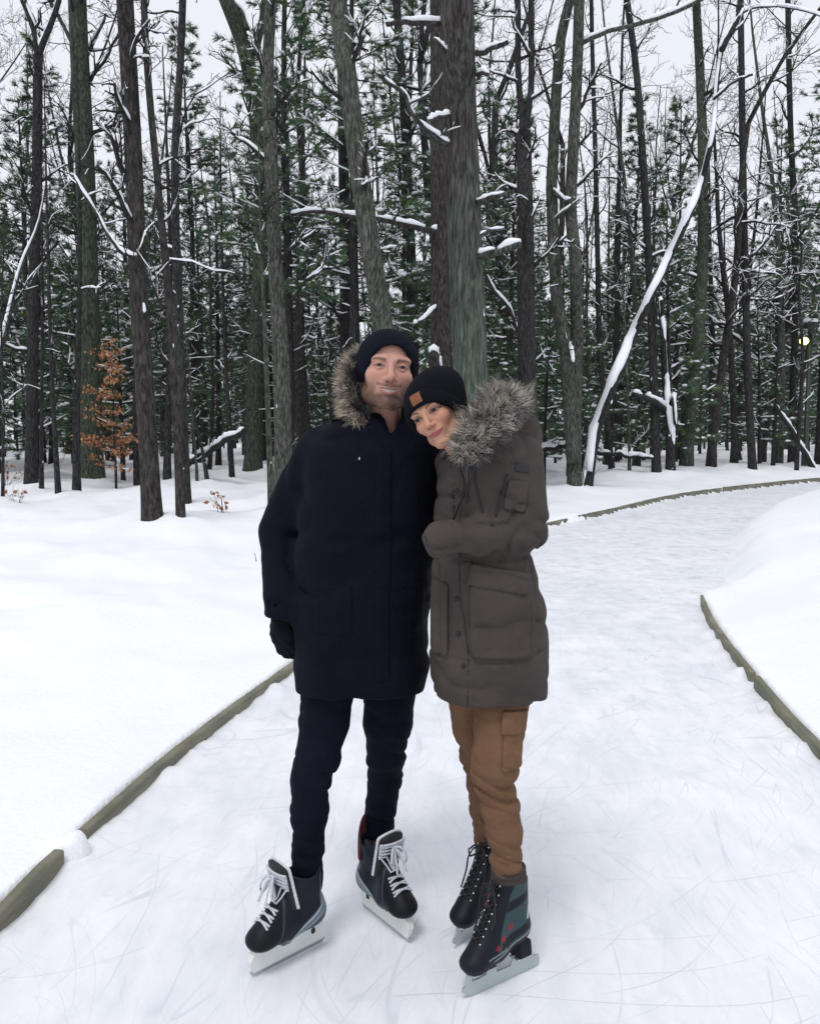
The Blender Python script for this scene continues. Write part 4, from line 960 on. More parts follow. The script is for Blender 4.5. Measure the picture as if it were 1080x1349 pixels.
M_TAN = fabric('tan_cotton', (.152, .084, .049), .85, 1000, .3, .12, 12, .14, crease=.35, csc=28)
M_KNITB = fabric('black_knit', (.006, .0065, .010), .95, 450, .9, .05)
M_KNITN = fabric('navy_knit', (.006, .007, .013), .95, 450, .9, .05)
M_BLACK = simple('black_trim', (.006, .006, .009), .65)
M_SOCK = fabric('grey_brown_rib_knit', (.055, .044, .042), .95, 400, .9)
M_LEATH = simple('brown_leather_patch', (.19, .058, .016), .5, 60, .15, .3, 300)
M_FUR = vcol_mat('fur_hair', .55, spec=.25)
M_SKIN = vcol_mat('skin', .5, .25, 500, .10, .3, bdist=.0006)
M_BOOT = vcol_mat('boot_shell', .5, .35, 260, spec=.18)
M_LACE = simple('white_lace', (.52, .55, .60), .8, 90, .15, .5, 900)
M_LACEB = simple('black_lace', (.008, .008, .010), .7)
M_FELT = simple('white_felt', (.62, .62, .66), .9, 60, .1, .3, 500)
M_RED = simple('red_liner', (.075, .010, .016), .8)
M_HOLD = simple('white_plastic_holder', (.66, .68, .66), .32, 14, .08)
t = NT('polished_steel'); t.base((.45, .49, .51)); t.rough(.22); t.set(Metallic=1.0); M_STEEL = t.m
t = NT('brushed_blade_steel'); t.base((.44, .49, .50)); t.rough(.35); t.set(Metallic=.75); M_STEEL2 = t.m
M_HAIR = simple('dark_brown_hair', (.020, .012, .008), .45, 120, .4)
def rows_px(rows, Y):
    """(py, left px, right px, half depth, dY) -> (z, cx, cy, a, b)"""
    out = []
    for r in rows:
        yc = Y + (r[4] if len(r) > 4 else 0); l = P(r[1], r[0], yc); q = P(r[2], r[0], yc); out.append((l[2], (l[0] + q[0]) / 2, yc, (q[0] - l[0]) / 2, r[3]))
    return smooth_rows(out)
def pts_px(lst): return [P(a, b, c) for a, b, c in lst]
def seg_dist2(p, a, b):
    """distance in the upright plane of the picture"""
    q = p[:, [0, 2]] - a[[0, 2]]; d = (b - a)[[0, 2]]; h = np.clip((q @ d) / (d @ d), 0, 1); return np.linalg.norm(q - h[:, None] * d, axis=1)
def ridge(x, y, z): return np.clip(1 - 2.6 * np.abs(vnoise(x, y, z)), 0, 1)**2
def folds(p, c, r, n, fx, fz, amp):
    m = np.exp(-((p[:, 2] - c) / r)**2); return m * amp * vnoise(p[:, 0] * fx + n, p[:, 1] * fx, p[:, 2] * fz)
# ------------------------------------------------------------------ skates
def poly_plate(name, pts, th, mat, parent, th_low=None, bev=True):
    """closed outline in the skate's long plane, given thickness (thinner towards the ice when th_low is set)"""
    pts = np.array(pts, float); n = len(pts); zz = pts[:, 1]; k = np.full(n, th) if th_low is None else th_low + (th - th_low) * np.clip((zz - zz.min()) / (np.ptp(zz)), 0, 1)
    V = np.vstack([np.c_[pts[:, 0], -k, zz], np.c_[pts[:, 0], k, zz]]); j = np.arange(n); i2 = (j + 1) % n
    me = bpy.data.meshes.new(name); area = .5 * np.sum(pts[:, 0] * np.roll(zz, -1) - np.roll(pts[:, 0], -1) * zz)
    f0 = list(range(n)); f1 = list(range(2 * n - 1, n - 1, -1)); sides = [(int(b), int(a), int(a + n), int(b + n)) for a, b in zip(j, i2)]
    fs = [f0, f1] + sides
    if area < 0: fs = [list(f)[::-1] for f in fs]
    me.from_pydata([tuple(v) for v in V], [], fs); me.update(); me.materials.append(mat); o = bpy.data.objects.new(name, me); COL.objects.link(o); o.parent = parent
    if bev:
        b = o.modifiers.new('bevel', 'BEVEL'); b.width = .0012; b.segments = 2; b.limit_method = 'ANGLE'
    return o
def set_pose(o, mid, heading, lean=0):
    """heading: direction of the toe on the ice"""
    o.location = (mid[0], mid[1], 0.0); o.rotation_euler = (lean, 0, math.atan2(heading[1], heading[0]))
def hockey_sdf(q):
    d = smin(rcone(q, (-.085, 0, .120), (.03, 0, .117), .039, .045), rcone(q, (.03, 0, .115), (.098, 0, .106), .043, .037), .02)
    d = smin(d, ell(q, (.098, 0, .104), (.046, .047, .031)), .012)
    d = smin(d, rcone(q, (-.070, 0, .14), (-.056, 0, .275), .044, .054), .03)
    d = smin(d, rcone(q, (-.022, 0, .215), (.070, 0, .124), .040, .036), .03)
    d = smax(d, .077 - q[:, 2], .008)
    d = d + .0015 * np.exp(-((q[:, 0] - .058 + .25 * (q[:, 2] - .11)) / .0025)**2)
    for s in (-1, 1): d = d - .0025 * sstep(.004, -.002, q[:, 2] - (.100 - .62 * q[:, 0])) * (q[:, 0] < .06)
    top = q[:, 2] - (.262 + .55 * np.clip(-.075 - q[:, 0], 0, .03) + .25 * np.clip(q[:, 0] + .02, -.02, .05))
    d = smax(d, top, .006); return smax(d, -rcone(q, (-.056, 0, .17), (-.050, 0, .36), .038, .048), .004)
def tongue_sdf(q, r, z1, hw, th):
    ax = -.058 + .24 * (q[:, 2] - .2); rr = np.hypot(q[:, 0] - ax, q[:, 1] * .82); d = np.abs(rr - r) - th; top = 9 * q[:, 1]**2
    d = smax(d, q[:, 2] - (z1 - top), .01); d = smax(d, np.abs(q[:, 1]) - hw, .008); d = smax(d, .17 - q[:, 2], .005); return smax(d, ax - q[:, 0], .004)
def hockey_skate(person, mid, heading, mirror, lean=0, label=None, red=False):
    o = empty('ice_skate'); o.parent = person
    if label: o['label'] = label
    set_pose(o, mid, heading, lean)
    def colr(V):
        x, y, z = V.T; c = np.tile((.0095, .0115, .019), (len(V), 1)); ln = z - (.098 - .62 * x); pan = sstep(.003, -.001, ln) * (x < .055) * (np.abs(y) > .018)
        def put(m, k): c[:] = c * (1 - m[:, None]) + np.array(k) * m[:, None]
        put(pan, (.125, .160, .190)); put(np.exp(-((ln + .002) / .0030)**2) * (x < .06) * (np.abs(y) > .018), (.36, .43, .48)); put(np.exp(-((ln + .022) / .0022)**2) * (x < -.02), (.34, .40, .45))
        put(sstep(-.028, -.031, ln) * sstep(.125, .12, z) * (x < -.02), (.055, .065, .085)); put(sstep(-.085, -.098, x) * sstep(.14, .16, z) * (z < .25), (.20, .25, .29))
        put((x > .052 - .25 * (z - .11)) * 1.0, (.006, .0065, .010)); put(np.exp(-((x - .056 + .25 * (z - .11)) / .0022)**2), (.05, .06, .075)); put(np.exp(-((z - .084) / .003)**2) * (x < .05), (.16, .20, .23)); return c
    lo, hi = (-.145, -.07, .07), (.155, .07, .33)
    sdf_obj('boot', hockey_sdf, lo, hi, .0034, M_BOOT, o, colr)
    sdf_obj('tongue', lambda q: tongue_sdf(q, .0760, .326, .045, .0065), (-.06, -.06, .16), (.08, .06, .35), .0034, M_BLACK, o)
    sdf_obj('tongue_felt', lambda q: tongue_sdf(q, .0680, .3330, .0490, .0042), (-.06, -.06, .16), (.08, .06, .36), .0034, M_FELT, o)
    if red: sdf_obj('tendon_guard', lambda q: smax(smax(np.abs(np.hypot(q[:, 0] + .052 , q[:, 1]) - .054) - .005, q[:, 2] - .335 + 3 * q[:, 1]**2 * 10, .01), smax(.2 - q[:, 2], q[:, 0] + .062 , .004), .004), (-.13, -.07, .19), (0, .07, .35), .0034, M_RED, o)
    poly_plate('blade_holder', [(-.126, .013), (-.134, .046), (-.112, .094), (-.030, .090), (-.016, .064), (.004, .054), (.026, .055), (.042, .066), (.054, .084), (.126, .080), (.143, .050), (.130, .013)], .015, M_HOLD, o, .0055)
    poly_plate('blade', [(-.136, .010), (-.124, .0005), (.108, .0005), (.130, .005), (.139, .016), (.125, .018), (-.125, .018)], .0019, M_STEEL, o, bev=False)
    for sy in (-1, 1):
        m = MB(); y = sy * .0135; q = np.array([(-.090, .052), (-.079, .050), (-.076, .062), (-.083, .071), (-.089, .066)]); V = np.vstack([np.c_[q[:, 0], np.full(5, y - sy * .006), q[:, 1]], np.c_[q[:, 0], np.full(5, y + sy * .0006), q[:, 1]]])
        m.add(V, [np.array([[5, 6, 7], [5, 7, 8], [5, 8, 9]])[:, ::(1 if sy < 0 else -1)], np.array([[j, (j + 1) % 5, (j + 1) % 5 + 5, j + 5] for j in range(5)])[:, ::(1 if sy < 0 else -1)]]); m.build('holder_mark', M_BLACK, o, False)
    # laces: crossings pulled over the instep and a bow
    f = lambda p: np.minimum(hockey_sdf(p), tongue_sdf(p, .0760, .326, .045, .0065)); L = MB(); n = 8; ev = lambda k: (np.array([.084, .157]) * (1 - k / (n - 1)) + np.array([.012, .262]) * (k / (n - 1)))
    for k in range(n):
        for s in (-1, 1):
            a, b = ev(k), ev(min(n - 1, k + .55)); q = []
            for u in np.linspace(0, 1, 11):
                xz = a * (1 - u) + b * u; hw = .072 - .016 * k / n; q.append((xz[0] + .035, s * hw * (1 - 2 * u), xz[1] + .028))
            q = onto(f, q, .0032 + .0012 * (s > 0)); L.tube(q, .0039, 6, True, flat=.75)
    L.build('laces', M_LACE, o)
    B = MB(); c = onto(f, [(.055, 0, .275)], .006)[0]
    for s in (-1, 1):
        lp = np.array([(0, 0, 0), (.014, s * .014, .004), (.026, s * .026, -.012), (.030, s * .030, -.035), (.024, s * .026, -.048), (.018, s * .016, -.036), (.012, s * .006, -.012), (0, 0, 0)]) + c
        t_ = np.linspace(0, 7, 30); lp = np.stack([np.interp(t_, range(8), lp[:, k]) for k in range(3)], 1); lp[1:-1] = (lp[:-2] + lp[1:-1] * 2 + lp[2:]) / 4; B.tube(lp, .0038, 6, True)
        e = np.array([(0, 0, 0), (.020, s * .010, -.010), (.034, s * .013, -.040), (.045, s * .018, -.066)]) + c; e = np.stack([np.interp(np.linspace(0, 3, 12), range(4), e[:, k]) for k in range(3)], 1); B.tube(e, .0032, 6, True)
    blob_mb(B, c, (.007, .009, .007), np.random.RandomState(3), 8, 6, .1); B.build('lace_bow', M_LACE, o)
    return o
def figure_sdf(q):
    zs = .058 + .040 * sstep(.035, -.045, q[:, 0])
    d = smin(rcone(q, (-.072, 0, .140), (.02, 0, .112), .037, .041), rcone(q, (.02, 0, .110), (.085, 0, .091), .040, .033), .02)
    d = smin(d, ell(q, (.088, 0, .089), (.046, .043, .031)), .012); d = smin(d, rcone(q, (-.064, 0, .15), (-.058, 0, .285), .043, .055), .03); d = smin(d, rcone(q, (-.024, 0, .215), (.058, 0, .118), .040, .036), .03)
    d = smax(d, zs - q[:, 2], .006); d = smin(d, rbox(q, (-.083, 0, .074), (.024, .026, .024), .006), .006); d = d - .0022 * np.exp(-((q[:, 2] - zs - .006) / .005)**2)
    d = smax(d, q[:, 2] - .284, .006); return smax(d, -rcone(q, (-.058, 0, .17), (-.056, 0, .38), .038, .048), .004)
def figure_skate(person, mid, heading, lean=0, label=None):
    o = empty('ice_skate'); o.parent = person
    if label: o['label'] = label
    set_pose(o, mid, heading, lean)
    def colr(V):
        x, y, z = V.T; c = np.tile((.0085, .0095, .016), (len(V), 1)); ay = np.abs(y)
        def put(m, k): c[:] = c * (1 - m[:, None]) + np.array(k) * m[:, None]
        fl = z - (.150 - .85 * (x + .0)); front = x - (.060 - .42 * (z - .11)); side = (ay > .014)
        pan = sstep(.0, -.004, front + .022) * sstep(.112, .118, z + .16 * x) * side * (x > -.105); put(pan, (.034, .060, .068))
        put(pan * sstep(.205, .209, z + .3 * x) * sstep(.235, .231, z + .3 * x), (.010, .012, .018)); put(sstep(.003, -.003, np.abs(z - .128 + .35 * x) - .012) * side * (x < .02), (.012, .014, .020))
        put(np.exp(-((z - .106 + .35 * x) / .0022)**2) * side * (x < .05), (.30, .36, .38)); put(np.exp(-((z - .113 + .2 * x) / .002)**2) * side * (x > .0) * (x < .07), (.22, .30, .33))
        for fx, fz, r in ((-.020, .165, .0105), (.012, .142, .010), (.036, .124, .0085)):
            a = np.arctan2(z - fz, x - fx); put(sstep(.001, -.001, np.hypot(x - fx, z - fz) - r * (.72 + .28 * np.cos(5 * a))) * side, (.26, .016, .035))
        put(sstep(.001, -.001, np.abs(x + .088 + .35 * (z - .19)) - .004) * (np.abs(z - .19) < .016) * side, (.50, .55, .55))
        return c
    sdf_obj('boot', figure_sdf, (-.135, -.07, .04), (.15, .07, .30), .0034, M_BOOT, o, colr)
    sdf_obj('sock', lambda q: smax(smax(np.hypot(q[:, 0] + .058, q[:, 1]) - .0525 - .0016 * np.cos(q[:, 2] * 420) - .002 * vnoise(q[:, 0] * 30, q[:, 1] * 30, q[:, 2] * 40), np.abs(q[:, 2] - .296) - .026, .008), -(np.hypot(q[:, 0] + .058, q[:, 1]) - .040), .003), (-.13, -.08, .26), (.02, .08, .34), .0036, M_SOCK, o)
    poly_plate('blade', [(-.150, .013), (-.142, .0005), (.100, .0005), (.122, .006), (.140, .020), (.138, .030), (.128, .034), (.120, .062), (.108, .066), (.104, .040), (.080, .038), (.050, .040), (.040, .064), (.024, .064), (.012, .034), (-.040, .034), (-.052, .058), (-.108, .058), (-.112, .036), (-.148, .030)], .0024, M_STEEL2, o, bev=False)
    pl = MB(); box_mb(pl, (.068, 0, .0600), (.090, .046, .006), None, None, .002); box_mb(pl, (-.083, 0, .0485), (.06, .044, .005), None, None, .002); pl.build('sole_plate', M_STEEL2, o)
    L = MB(); n = 8; ev = lambda k: np.array([.072, .142]) * (1 - k / (n - 1)) + np.array([.0, .272]) * (k / (n - 1)); H = MB()
    for k in range(n):
        for s in (-1, 1):
            a, b = ev(k), ev(min(n - 1, k + .6)); q = [(a[0] * (1 - u) + b[0] * u + .035, s * .024 * (1 - 2 * u), a[1] * (1 - u) + b[1] * u + .028) for u in np.linspace(0, 1, 11)]
            q = onto(figure_sdf, q, .003 + .0012 * (s > 0)); L.tube(q, .0030, 6, True); blob_mb(H, onto(figure_sdf, [(a[0] + .02, s * .030, a[1] + .012)], .001)[0], (.0036,) * 3, np.random.RandomState(1), 8, 6, 0)
    for s in (-1, 1):
        c = onto(figure_sdf, [(.045, 0, .285)], .006)[0]; e = np.array([(0, 0, 0), (.018, s * .018, .002), (.024, s * .034, -.030), (.030, s * .036, -.075), (.050, s * .040, -.125 if s < 0 else -.10)]) + c; e = np.stack([np.interp(np.linspace(0, 4, 18), range(5), e[:, k]) for k in range(3)], 1); L.tube(e, .0028, 6, True)
        lp = np.array([(0, 0, 0), (.016, s * .018, .010), (.024, s * .034, -.008), (.020, s * .030, -.030), (.010, s * .012, -.018), (0, 0, 0)]) + c; lp = np.stack([np.interp(np.linspace(0, 5, 24), range(6), lp[:, k]) for k in range(3)], 1); L.tube(lp, .003, 6, True)
    L.build('laces', M_LACEB, o); H.build('lace_hooks', M_STEEL, o); return o
# ------------------------------------------------------------------ the man
def strip_on(name, f, pts, rad, mat, parent, off=.001, sides=6, flat=1.0, n=40):
    """a thin cord or zip laid on a surface, points given in the world"""
    p = np.array(pts, float); p = np.stack([np.interp(np.linspace(0, len(p) - 1, n), range(len(p)), p[:, k]) for k in range(3)], 1); p = onto(f, p, off); m = MB(); m.tube(p, rad, sides, True, flat=flat); return m.build(name, mat, parent)
def patch_on(name, f, x0, x1, z0, z1, th, rd, mat, parent, h=.004, front=None, tilt=0):
    """a raised panel following the cloth under it"""
    cx, cz = (x0 + x1) / 2, (z0 + z1) / 2; ct, st = math.cos(tilt), math.sin(tilt)
    def g(p):
        u = (p[:, 0] - cx) * ct + (p[:, 2] - cz) * st; v = -(p[:, 0] - cx) * st + (p[:, 2] - cz) * ct
        q = np.stack([np.abs(u) - (x1 - x0) / 2 + rd, np.abs(v) - (z1 - z0) / 2 + rd], 1); r2 = np.linalg.norm(np.maximum(q, 0), axis=1) + np.minimum(q.max(1), 0) - rd
        d = f(p); return smax(smax(smax(d - th, -(d + .006), .002), r2, .004), p[:, 1] - front, .002)
    e = .02 + abs(tilt) * .05; return sdf_obj(name, g, (x0 - e, front - .22, z0 - e), (x1 + e, front + .01, z1 + e), h, mat, parent)
def build_man():
    man = empty('person', (P(480, 900, 2.64)[0], 2.64, 0)); org = np.array([man.location.x, man.location.y, 0.])
    tag(man, 'man in a navy fur-hooded parka and black beanie, standing on hockey skates', 'person')
    inv = man.location
    def W(o):                                                          # parts are modelled in the world and then hung on the person
        o.location = o.location - inv; return o
    Rh = rotm(R(-8), R(-7), R(-6)); w = 1.03; eye = P(514.5, 483.5, 2.545); O = eye + Rh @ np.array([0, .083, 0]) * w
    def loc(p):
        q = (p - O) @ Rh; q[:, 0] = q[:, 0] / 1.05; return q
    hand_w = P(373, 806, 2.63); HB = hand_bones(hand_w, (.00, -.10, -1), (.8, .75, 0), 1, (.45, .75, .6), .08, 1.0)
    hand2_w = P(636, 690, 2.71); HB2 = hand_bones(hand2_w, (.15, -.15, -1), (0, -1, .1), -1, (.1, .2, .15), .1, 1.0)
    armL = pts_px([(417, 597, 2.69), (373, 703, 2.73), (373, 806, 2.63)]); armR = pts_px([(565, 606, 2.71), (628, 655, 2.83), (636, 690, 2.71)])
    legL = pts_px([(434, 890, 2.66), (427, 950, 2.62), (418, 1000, 2.575), (410, 1026, 2.57), (408, 1070, 2.57), (405, 1122, 2.555), (407, 1165, 2.545)])
    legR = pts_px([(514, 890, 2.68), (511, 952, 2.70), (509, 995, 2.72), (507, 1024, 2.75), (502, 1060, 2.765), (498, 1092, 2.775), (495, 1135, 2.775)])
    rL = [.090, .075, .066, .0605, .0575, .0495, .043]; rR = [.088, .076, .060, .0545, .0525, .0475, .043]
    neck0 = O + Rh @ np.array([0, .022, -.05]); neck1 = P(508, 585, 2.66)
    def body(p):
        d = face_sdf(loc(p), w)
        d = smin(d, rcone(p, neck0, neck1, .047, .052), .018)
        d = smin(d, ell(p, P(485, 670, 2.66), (.155, .095, .24)), .04); d = smin(d, ell(p, P(475, 850, 2.66), (.145, .095, .16)), .04)
        d = smin(d, chain(p, armL, [.048, .040, .026]), .03); d = smin(d, chain(p, armR, [.048, .040, .026]), .03)
        d = smin(d, chain(p, legL, [r - .022 for r in rL]), .03); d = smin(d, chain(p, legR, [r - .022 for r in rR]), .03)
        for a, hd in (((-.322, 2.527), (-.72, -.69)), ((-.118, 2.75), (.593, -.805))): d = smin(d, rcone(p, (*a, .15), (a[0] + hd[0] * .13, a[1] + hd[1] * .13, .11), .028, .022), .02)
        d = smin(d, hand_sdf(p, HB, -.003), .01); return smin(d, hand_sdf(p, HB2, -.003), .01)
    skin = (.50, .272, .212)
    def col(V):
        c = face_color(loc(V) / w, False, skin); far = V[:, 2] < O[2] - .16; c[far] = skin; return c
    fine = ((O[0] - .10, O[0] + .10, .0021), (hand_w[0] - .05, hand_w[0] + .05, .004)), ((O[1] - .14, O[1] + .02, .0021),), ((O[2] - .15, O[2] + .09, .0021), (hand_w[2] - .2, hand_w[2], .004))
    W(sdf_obj('body', body, (-.52, 2.30, .06), (.36, 2.98, 1.92), .011, M_SKIN, man, col, fine, rel=0))
    # coat
    rows = rows_px([(908, 391, 558, .150), (880, 386, 564, .160), (800, 386, 566, .165), (720, 390, 573, .165), (660, 394, 580, .160), (625, 396, 586, .150), (600, 398, 584, .138), (580, 404, 580, .125), (566, 414, 574, .112), (556, 432, 564, .098), (549, 460, 552, .085)], 2.66)
    hem = P(475, 913, 2.60)[2]; vn = P(515, 572, 2.55)
    zz = P(400, 802, 2.64)[2]
    def coat_solid(p):
        d = stack(p, rows, 2.3); s = chain(p, armL, [.076, .0700, .058], .03); s = smax(s, (armL[2] - p) @ np.array([0, .05, 1.]) - .012, .006)
        d = smin(d, s, .035); d = smin(d, smax(chain(p, armR, [.080, .068, .058], .03), (p - armR[2]) @ unit(armR[2] - armR[1]) - .01, .006), .035)
        n = vnoise(p[:, 0] * 7, p[:, 1] * 7, p[:, 2] * 9) * .008 + vnoise(p[:, 0] * 16 + 3, p[:, 1] * 16, p[:, 2] * 22) * .004 + .010 * ridge(p[:, 0] * 5 + p[:, 2] * 2, p[:, 1] * 5, p[:, 2] * 6)
        return d + n + folds(p, armL[1][2], .10, 2, 10, 38, .007) + folds(p, zz + .05, .07, 5, 10, 40, .006) + folds(p, P(480, 760, 2.6)[2], .05, 9, 6, 30, .003)
    def coat(p):
        d = coat_solid(p); d = smax(d, -(d + .013), .003); d = smax(d, hem + .010 * vnoise(p[:, 0] * 9, p[:, 1] * 9, 0 * p[:, 2]) - p[:, 2], .006)
        v = np.abs(p[:, 0] - vn[0] - .1 * (p[:, 2] - vn[2])); V = smax(((vn[2] + v * 2.2) - p[:, 2]) / 2.4, p[:, 1] - 2.62, .006)
        d = smax(d, -smin(V, rcone(p, neck1 + np.array([0, 0, -.02]), neck0 + np.array([0, .02, .1]), .068, .085), .01), .008)
        return smax(d, -smax(rcone(p, P(373, 806, 2.63) + np.array([0, 0, -.05]), P(373, 790, 2.635), .047, .047), p[:, 2] - zz - .03, .004), .004)
    W(sdf_obj('coat', coat, (-.56, 2.40, hem - .03), (.40, 2.96, 1.70), .0068, M_NAVY, man, rel=2))
    X = lambda px, py: P(px, py, 2.50)
    for (x0, y0, x1, y1) in ((412, 770, 466, 838), (512, 770, 560, 838)): a, b = X(x0, y0), X(x1, y1); W(patch_on('pocket', coat_solid, a[0], b[0], b[2], a[2], .0025, .012, M_NAVY, man, .006, 2.66))
    a, b = X(494, 590), X(516, 900); W(patch_on('placket', coat_solid, a[0], b[0], b[2], a[2], .0045, .006, M_NAVY, man, .006, 2.66, -.012))
    s = MB(); blob_mb(s, onto(coat_solid, [X(472, 603)], .001)[0], (.0035, .002, .0045), np.random.RandomState(1), 8, 5, 0); W(s.build('chest_pin', M_STEEL, man))
    # collar standing round the neck
    c0 = P(510, 566, 2.66)
    def collar(p):
        q = p - c0; r = np.hypot(q[:, 0], q[:, 1] * 1.05); t_ = .066 + .16 * q[:, 2] + .004 * vnoise(p[:, 0] * 14, p[:, 1] * 14, p[:, 2] * 20); d = np.abs(r - t_) - .013; fr = np.clip(-q[:, 1] / .08, 0, 1)
        d = smax(d, q[:, 2] - (.056 - .012 * fr + .008 * vnoise(p[:, 0] * 20, p[:, 1] * 20, 0 * r)), .014); d = smax(d, -.085 - q[:, 2], .01); v = np.abs(q[:, 0] - .012 - .1 * q[:, 2]); return smax(d, -smax(((-.026 + v * 2.2) - q[:, 2]) / 2.4, q[:, 1], .006), .006)
    W(sdf_obj('collar', collar, c0 - [.14, .14, .11], c0 + [.14, .14, .09], .004, M_NAVY, man, rel=2))
    # hood lying behind the neck
    hp = pts_px([(452, 545, 2.70), (470, 500, 2.80), (515, 500, 2.86), (556, 540, 2.84), (545, 590, 2.80)])
    def hood(p): return chain(p, hp, [.045, .06, .075, .06, .05], .05) + .006 * vnoise(p[:, 0] * 14, p[:, 1] * 14, p[:, 2] * 14)
    W(sdf_obj('hood', lambda p: smax(hood(p), -rcone(p, O + np.array([0, .01, -.12]), O + np.array([0, 0, .05]), .112, .118), .015), (-.36, 2.55, 1.40), (.20, 2.98, 1.92), .008, M_NAVY, man, rel=2))
    fc = pts_px([(482, 560, 2.600), (473, 550, 2.585), (464, 531, 2.590), (462, 503, 2.62), (468, 482, 2.68), (482, 472, 2.76), (505, 475, 2.82), (535, 490, 2.83), (556, 515, 2.81), (562, 540, 2.78)])
    cols = [((.040, .034, .034), (.50, .43, .34)), ((.07, .058, .048), (.40, .335, .26)), ((.10, .085, .07), (.58, .50, .40)), ((.05, .042, .04), (.28, .235, .19)), ((.02, .018, .024), (.10, .09, .09))]
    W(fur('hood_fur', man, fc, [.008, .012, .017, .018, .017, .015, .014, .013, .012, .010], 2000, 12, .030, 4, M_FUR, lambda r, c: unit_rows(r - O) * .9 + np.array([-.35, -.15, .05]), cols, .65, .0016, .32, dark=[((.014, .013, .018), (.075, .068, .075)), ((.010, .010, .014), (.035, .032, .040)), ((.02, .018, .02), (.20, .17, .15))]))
    # trousers
    def jeans(p):
        d = smin(chain(p, legL, rL, .02), chain(p, legR, rR, .02), .003); d = smin(d, ell(p, P(475, 838, 2.67), (.165, .115, .12)), .02)
        nz = vnoise(p[:, 0] * 10, p[:, 1] * 10, p[:, 2] * 46) * .6 + vnoise(p[:, 0] * 18 + 4, p[:, 1] * 18, p[:, 2] * 80) * .4; kz = legL[3][2]; m = .0020 + .0062 * np.exp(-((p[:, 2] - kz) / .06)**2) + .0050 * np.exp(-((p[:, 2] - legL[5][2]) / .08)**2)
        d = d - nz * m + m * 1.6 * ridge(p[:, 0] * 6, p[:, 1] * 6 + 3, p[:, 2] * 26 + p[:, 0] * 9) + .0018 * np.exp(-(seg_dist2(p, P(399, 920, 2.6), P(393, 1100, 2.55)) / .003)**2); return smax(d, .155 + .10 * sstep(-.19, -.16, p[:, 0]) - p[:, 2] + .012 * vnoise(p[:, 0] * 30, p[:, 1] * 30, 0 * p[:, 2]), .006)
    W(sdf_obj('trousers', jeans, (-.50, 2.42, .13), (.10, 2.88, .96), .0052, M_DENIM, man, rel=1))
    # glove on the hanging hand and on the hand behind the woman
    W(sdf_obj('glove', lambda p: smin(hand_sdf(p, HB, .0065), rcone(p, hand_w + np.array([0, 0, .035]), hand_w - np.array([0, 0, .02]), .040, .036), .012) - .001 * vnoise(p[:, 0] * 60, p[:, 1] * 60, p[:, 2] * 60), hand_w - [.12, .12, .24], hand_w + [.12, .12, .06], .0036, M_BLACK_CLOTH, man))
    g2 = lambda p: smin(hand_sdf(p, HB2, .006), rcone(p, armR[2] - unit(armR[2] - armR[1]) * .03, hand2_w, .036, .034), .012)
    W(sdf_obj('glove', g2, hand2_w - [.22, .22, .22], hand2_w + [.22, .22, .22], .005, M_BLACK_CLOTH, man))
    # beanie
    def hat(p):
        q = ((p - O) @ Rh) / w; d = ell(q, (0, .010, .030), (.0900, .113, .096)); d = smin(d, ell(q, (0, .020, -.005), (.0865, .100, .070)), .02); d = d + .0012 * np.cos(46 * np.arctan2(q[:, 0], q[:, 1])) * sstep(.13, .09, q[:, 2])
        d = smax(d, -(d + .011), .003); zb = .060 - 1.25 * np.clip(q[:, 1] + .085, 0, .11) + .1 * q[:, 0] - 7.5 * q[:, 0]**2 * (q[:, 1] < .03); return smax(d, zb - q[:, 2], .006) * w
    W(sdf_obj('beanie', hat, O - [.13, .15, .12], O + [.13, .15, .17], .0028, M_KNITN, man))
    hockey_skate(man, np.array([-.365, 2.486]) - org[:2], (-.72, -.69), 1, 0, None)
    hockey_skate(man, np.array([-.080, 2.672]) - org[:2], (.593, -.805), 1, 0, None, True)
    return man
M_BLACK_CLOTH = fabric('black_glove_knit', (.0042, .0046, .0085), .9, 500, .6, .05)
